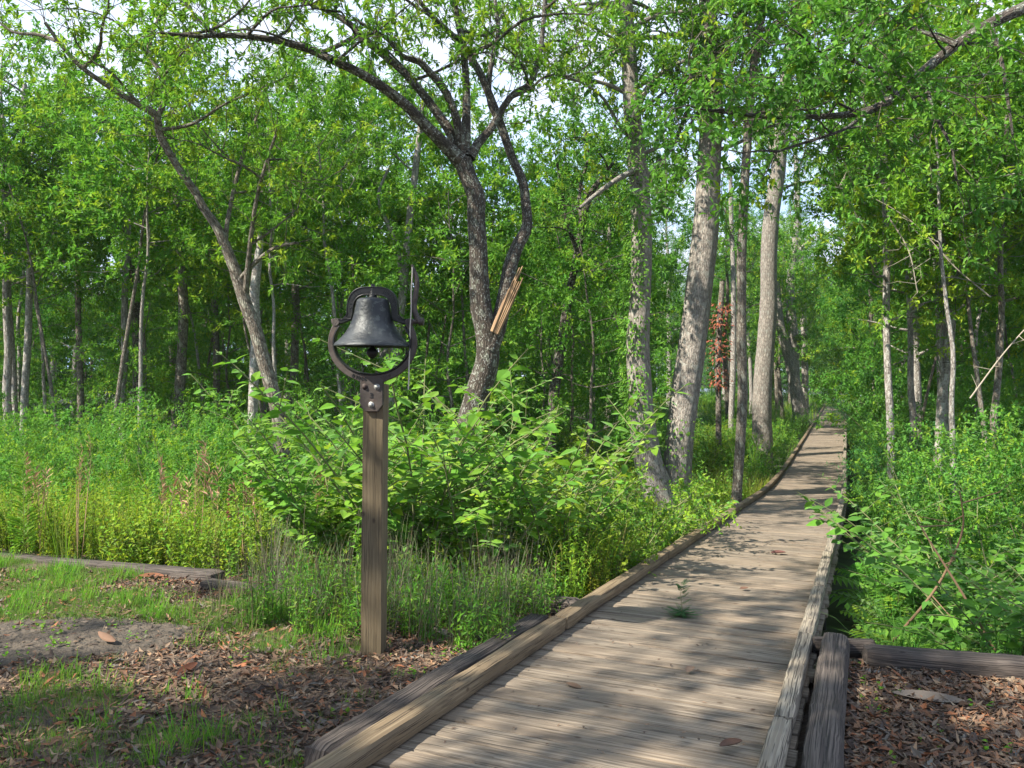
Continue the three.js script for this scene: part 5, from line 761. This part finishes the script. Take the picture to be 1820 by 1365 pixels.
// ---------- dry plumes standing in the meadow ----------
{
  const plume = (h) => { const lb = new Buf(); const c = [0.42, 0.25, 0.15]; for (let k = 0; k < 3; k++) { const d = nz(V(rr(-0.12, 0.12), 1, rr(-0.1, 0.1))), hh = h * rr(0.8, 1.05); leaf(lb, V(rr(-0.03, 0.03), 0, rr(-0.03, 0.03)), d, V(1, 0, 0.4), hh, 0.009, jit(c, 0.1), true, 0.03, 0); for (let s = 0.6; s < 1; s += 0.016) leaf(lb, d.clone().multiplyScalar(hh * s), nz(rdir().multiplyScalar(0.55).addScaledVector(UP, 0.7)), V(1, 0, 0.2), rr(0.05, 0.11), 0.006, jit(c, 0.2), false, rr(0, 0.5)); } return lb.geo(); };
  const kinds = [plume(1.15), plume(0.95), plume(1.3)], at = [[45, 8.9], [70, 8.9], [140, 8.6], [290, 8.3], [335, 8.4], [350, 8.6], [430, 8.3], [455, 8.7], [560, 9.2], [925, 10.5], [520, 8.2], [385, 8.1]];
  at.forEach(([px, d], k) => { const x = wx(px, d), m = solo('dry_plume', kinds[k % 3], M.dry, 'dry tan grass plume in the meadow', 'plume', 'dry plumes in the meadow'); m.position.set(x, ground(x, -d), -d); m.rotation.y = rr(0, 6); });
}
// ---------- a few single meadow plants ----------
{
  const needle = (h, w, c) => { const lb = new Buf(); leaf(lb, V(0, -0.05, 0), UP, V(1, 0, 0), h, 0.012, [0.12, 0.13, 0.04], true, 0, 0); for (let s = 0.12; s < 1; s += 0.006) { const az = rr(0, 6.28); leaf(lb, V(0, h * s, 0), nz(V(Math.cos(az), rr(0.5, 1.1), Math.sin(az))), UP, w * rr(0.7, 1.2) * (1.1 - s * 0.4), 0.006, jit(c, 0.15), false, 0.2); } return lb.geo(); };
  for (const [x, d, h, w, label] of [[-5.25, 8.75, 1.15, 0.2, 'feathery yellow green spire at the left end of the meadow'], [-2.25, 8.6, 0.95, 0.13, 'upright needle leaved weed in the meadow left of the bell'], [-4.6, 9.6, 1.0, 0.16, 'feathery weed standing back in the left meadow']]) { const m = solo('feathery_weed', needle(h, w, G1), M.leaf, label, 'plant'); m.position.set(x, ground(x, -d), -d); }
  const fl = new Buf(); leaf(fl, V(0, -0.05, 0), nz(V(0.06, 1, 0)), V(1, 0, 0), 0.95, 0.008, [0.10, 0.07, 0.03], true, 0, 0); for (let k = 0; k < 46; k++) { const f = rr(0.62, 1); leaf(fl, V(0.057 * f * 0.95, 0.95 * f - 0.05, 0), nz(rdir().addScaledVector(UP, 0.3)), UP, 0.045 * (1.5 - f), 0.022, jit([0.30, 0.045, 0.06], 0.2), true, 0.2); }
  const m = solo('red_flower', fl.geo(), M.dry, 'small dull red flower spike in the sunlit meadow', 'flower'); m.position.set(-3.0, ground(-3.0, -8.5), -8.5);
}
// ---------- climbing vine, red dead leaves, bare twigs ----------
function clothe(name, label, cat, tr, f0, f1, n, L, W, cols, outw, m = M.leaf, side = null) {
  const t = tr.trunk, lb = new Buf(), base = V(t[0][0], ground(t[0][0], t[0][2]), t[0][2]);
  for (let k = 0; k < n; k++) { const f = lerp(f0, f1, rnd()) * (t.length - 1), i = Math.min(t.length - 2, Math.floor(f)), q = t[i].map((v, c) => lerp(v, t[i + 1][c], f - i)); if (clump(q[1], k * 0.0, 1.3, 7) < -0.25) continue; const az = side === null ? rr(0, 6.28) : side + rr(-1.3, 1.3), r = q[3] + rr(0.0, outw), o = V(Math.cos(az), 0, Math.sin(az)); leaf(lb, V(q[0] + o.x * r, q[1], q[2] + o.z * r).sub(base), nz(o.clone().add(rdir().multiplyScalar(0.7)).addScaledVector(UP, -0.4)), V(o.x, 0.8, o.z), L * rr(0.7, 1.3), W * rr(0.8, 1.2), jit(pick(cols), 0.2), true, 0.2); }
  const g = thing(name, label, cat, base.toArray()); part('foliage', lb.geo(), m, g, 'stuff'); return g;
}
clothe('climbing_vine', 'green creeper climbing the left trunk of the V pair', 'vine', TR.twinL, 0.16, 0.66, 1900, 0.09, 0.045, [G1, G2, G2], 0.16, M.leaf, 2.6);
clothe('climbing_vine', 'creeper tangled around the foot of the V pair of trunks', 'vine', TR.twinR, 0.0, 0.2, 700, 0.085, 0.045, [G2, G1, G3], 0.3);
const RED = [[0.20, 0.045, 0.022], [0.26, 0.07, 0.03], [0.14, 0.035, 0.02]];
clothe('dead_leaf_cluster', 'rust red dead leaves clinging to the thin dark trunk', 'dead leaves', TR.redT, 0.35, 0.85, 520, 0.15, 0.06, RED, 0.35, M.litter);
clothe('dead_leaf_cluster', 'rust red dead leaves hanging high beside the blotched white trunk', 'dead leaves', { trunk: TR.r1.trunk.map((q) => [q[0] + 0.22, q[1], q[2] + 0.25, 0.02]) }, 0.68, 0.80, 260, 0.10, 0.045, RED, 0.14, M.litter);
// bare fallen branches in the right thicket
for (const [pts, label] of [
  [[[3.0, -0.5, -6.4], [3.25, 0.0, -6.2], [3.38, 0.45, -6.1], [3.3, 0.75, -6.0]], 'bare tan stem rising from the right thicket'], [[[3.6, -0.5, -6.0], [3.4, -0.1, -6.05], [3.2, 0.25, -6.1], [3.08, 0.5, -6.2]], 'bare tan stem slanting left in the right thicket'],
  [[[8.2, 2.9, -14], [7.6, 3.4, -14], [6.9, 4.2, -14.1], [6.1, 4.7, -14.2], [5.2, 4.9, -14.2]], 'long bare twiggy branch reaching left from the right thicket'], [[[7.3, 1.2, -13], [7.9, 2.0, -13], [8.8, 2.9, -13.1], [9.6, 3.6, -13.2]], 'bare pale branch slanting up right in the right thicket'], [[[6.2, 4.2, -13.5], [6.5, 3.6, -13.4], [6.6, 2.9, -13.3]], 'short bare pale branch hanging in the right thicket'],
]) { const wb = new Buf(false), base = V(...pts[0]), q = pts.map((p) => V(...p).sub(base)), [P, R] = smoothPath(q, pts[0][2] > -8 ? [0.012, 0.010, 0.008, 0.004] : [0.014, 0.011, 0.008, 0.004], 0.08); tube(wb, P, R, 6, 0.4, 0.08); for (let k = 0; k < (pts[0][2] > -8 ? 3 : 14); k++) { const i = 2 + Math.floor(rnd() * (P.length - 3)), d = rdir(); tube(wb, [P[i], P[i].clone().addScaledVector(d, rr(0.1, 0.35)), P[i].clone().addScaledVector(d, 0.4).addScaledVector(rdir(), 0.25)], [0.006, 0.004, 0.0015], 4, 0.4, 0, false); } const m = solo('bare_branch', wb.geo(), pts[0][2] > -8 ? M.stickBrown : M.twigPale, label, 'branch'); m.position.copy(base); }
// alike things are told apart by what they stand behind or beside, then by their order from the left
{
  const WHERE = [[300, 'at the far left'], [560, 'beside the leaning tree'], [760, 'behind the bell'], [960, 'behind the forked oak'], [1100, 'right of the forked oak'], [1280, 'by the V pair'], [1480, 'left of the boardwalk'], [1640, 'right of the boardwalk'], [1e9, 'near the right edge']];
  const bearing = (o) => 910 + 1450 * o.position.x / -o.position.z, W = ['first', 'second', 'third', 'fourth', 'fifth', 'sixth', 'seventh', 'eighth', 'ninth', 'tenth', 'eleventh', 'twelfth', 'thirteenth', 'fourteenth', 'fifteenth', 'sixteenth'];
  const same = () => { const by = {}; scene.children.forEach((o) => { if (o.userData.label && o.userData.group && o.position.z < -6) (by[o.userData.label] ??= []).push(o); }); return Object.values(by).filter((a) => a.length > 1); };
  for (const a of same()) for (const o of a) o.userData.label += ' ' + WHERE.find((w) => bearing(o) < w[0])[1];
  for (const a of same()) if (a.length <= W.length) a.sort((p, q) => bearing(p) - bearing(q)).forEach((o, k) => { o.userData.label += ', ' + W[k] + ' from left'; });
}
let tri = 0; const seenG = new Set(); scene.traverse((o) => { if (o.isMesh) { if (!seenG.has(o.geometry)) { seenG.add(o.geometry); tri += (o.geometry.index ?? o.geometry.attributes.position).count / 3; } } });
console.log('triangles', Math.round(tri));
renderer.render(scene, camera);
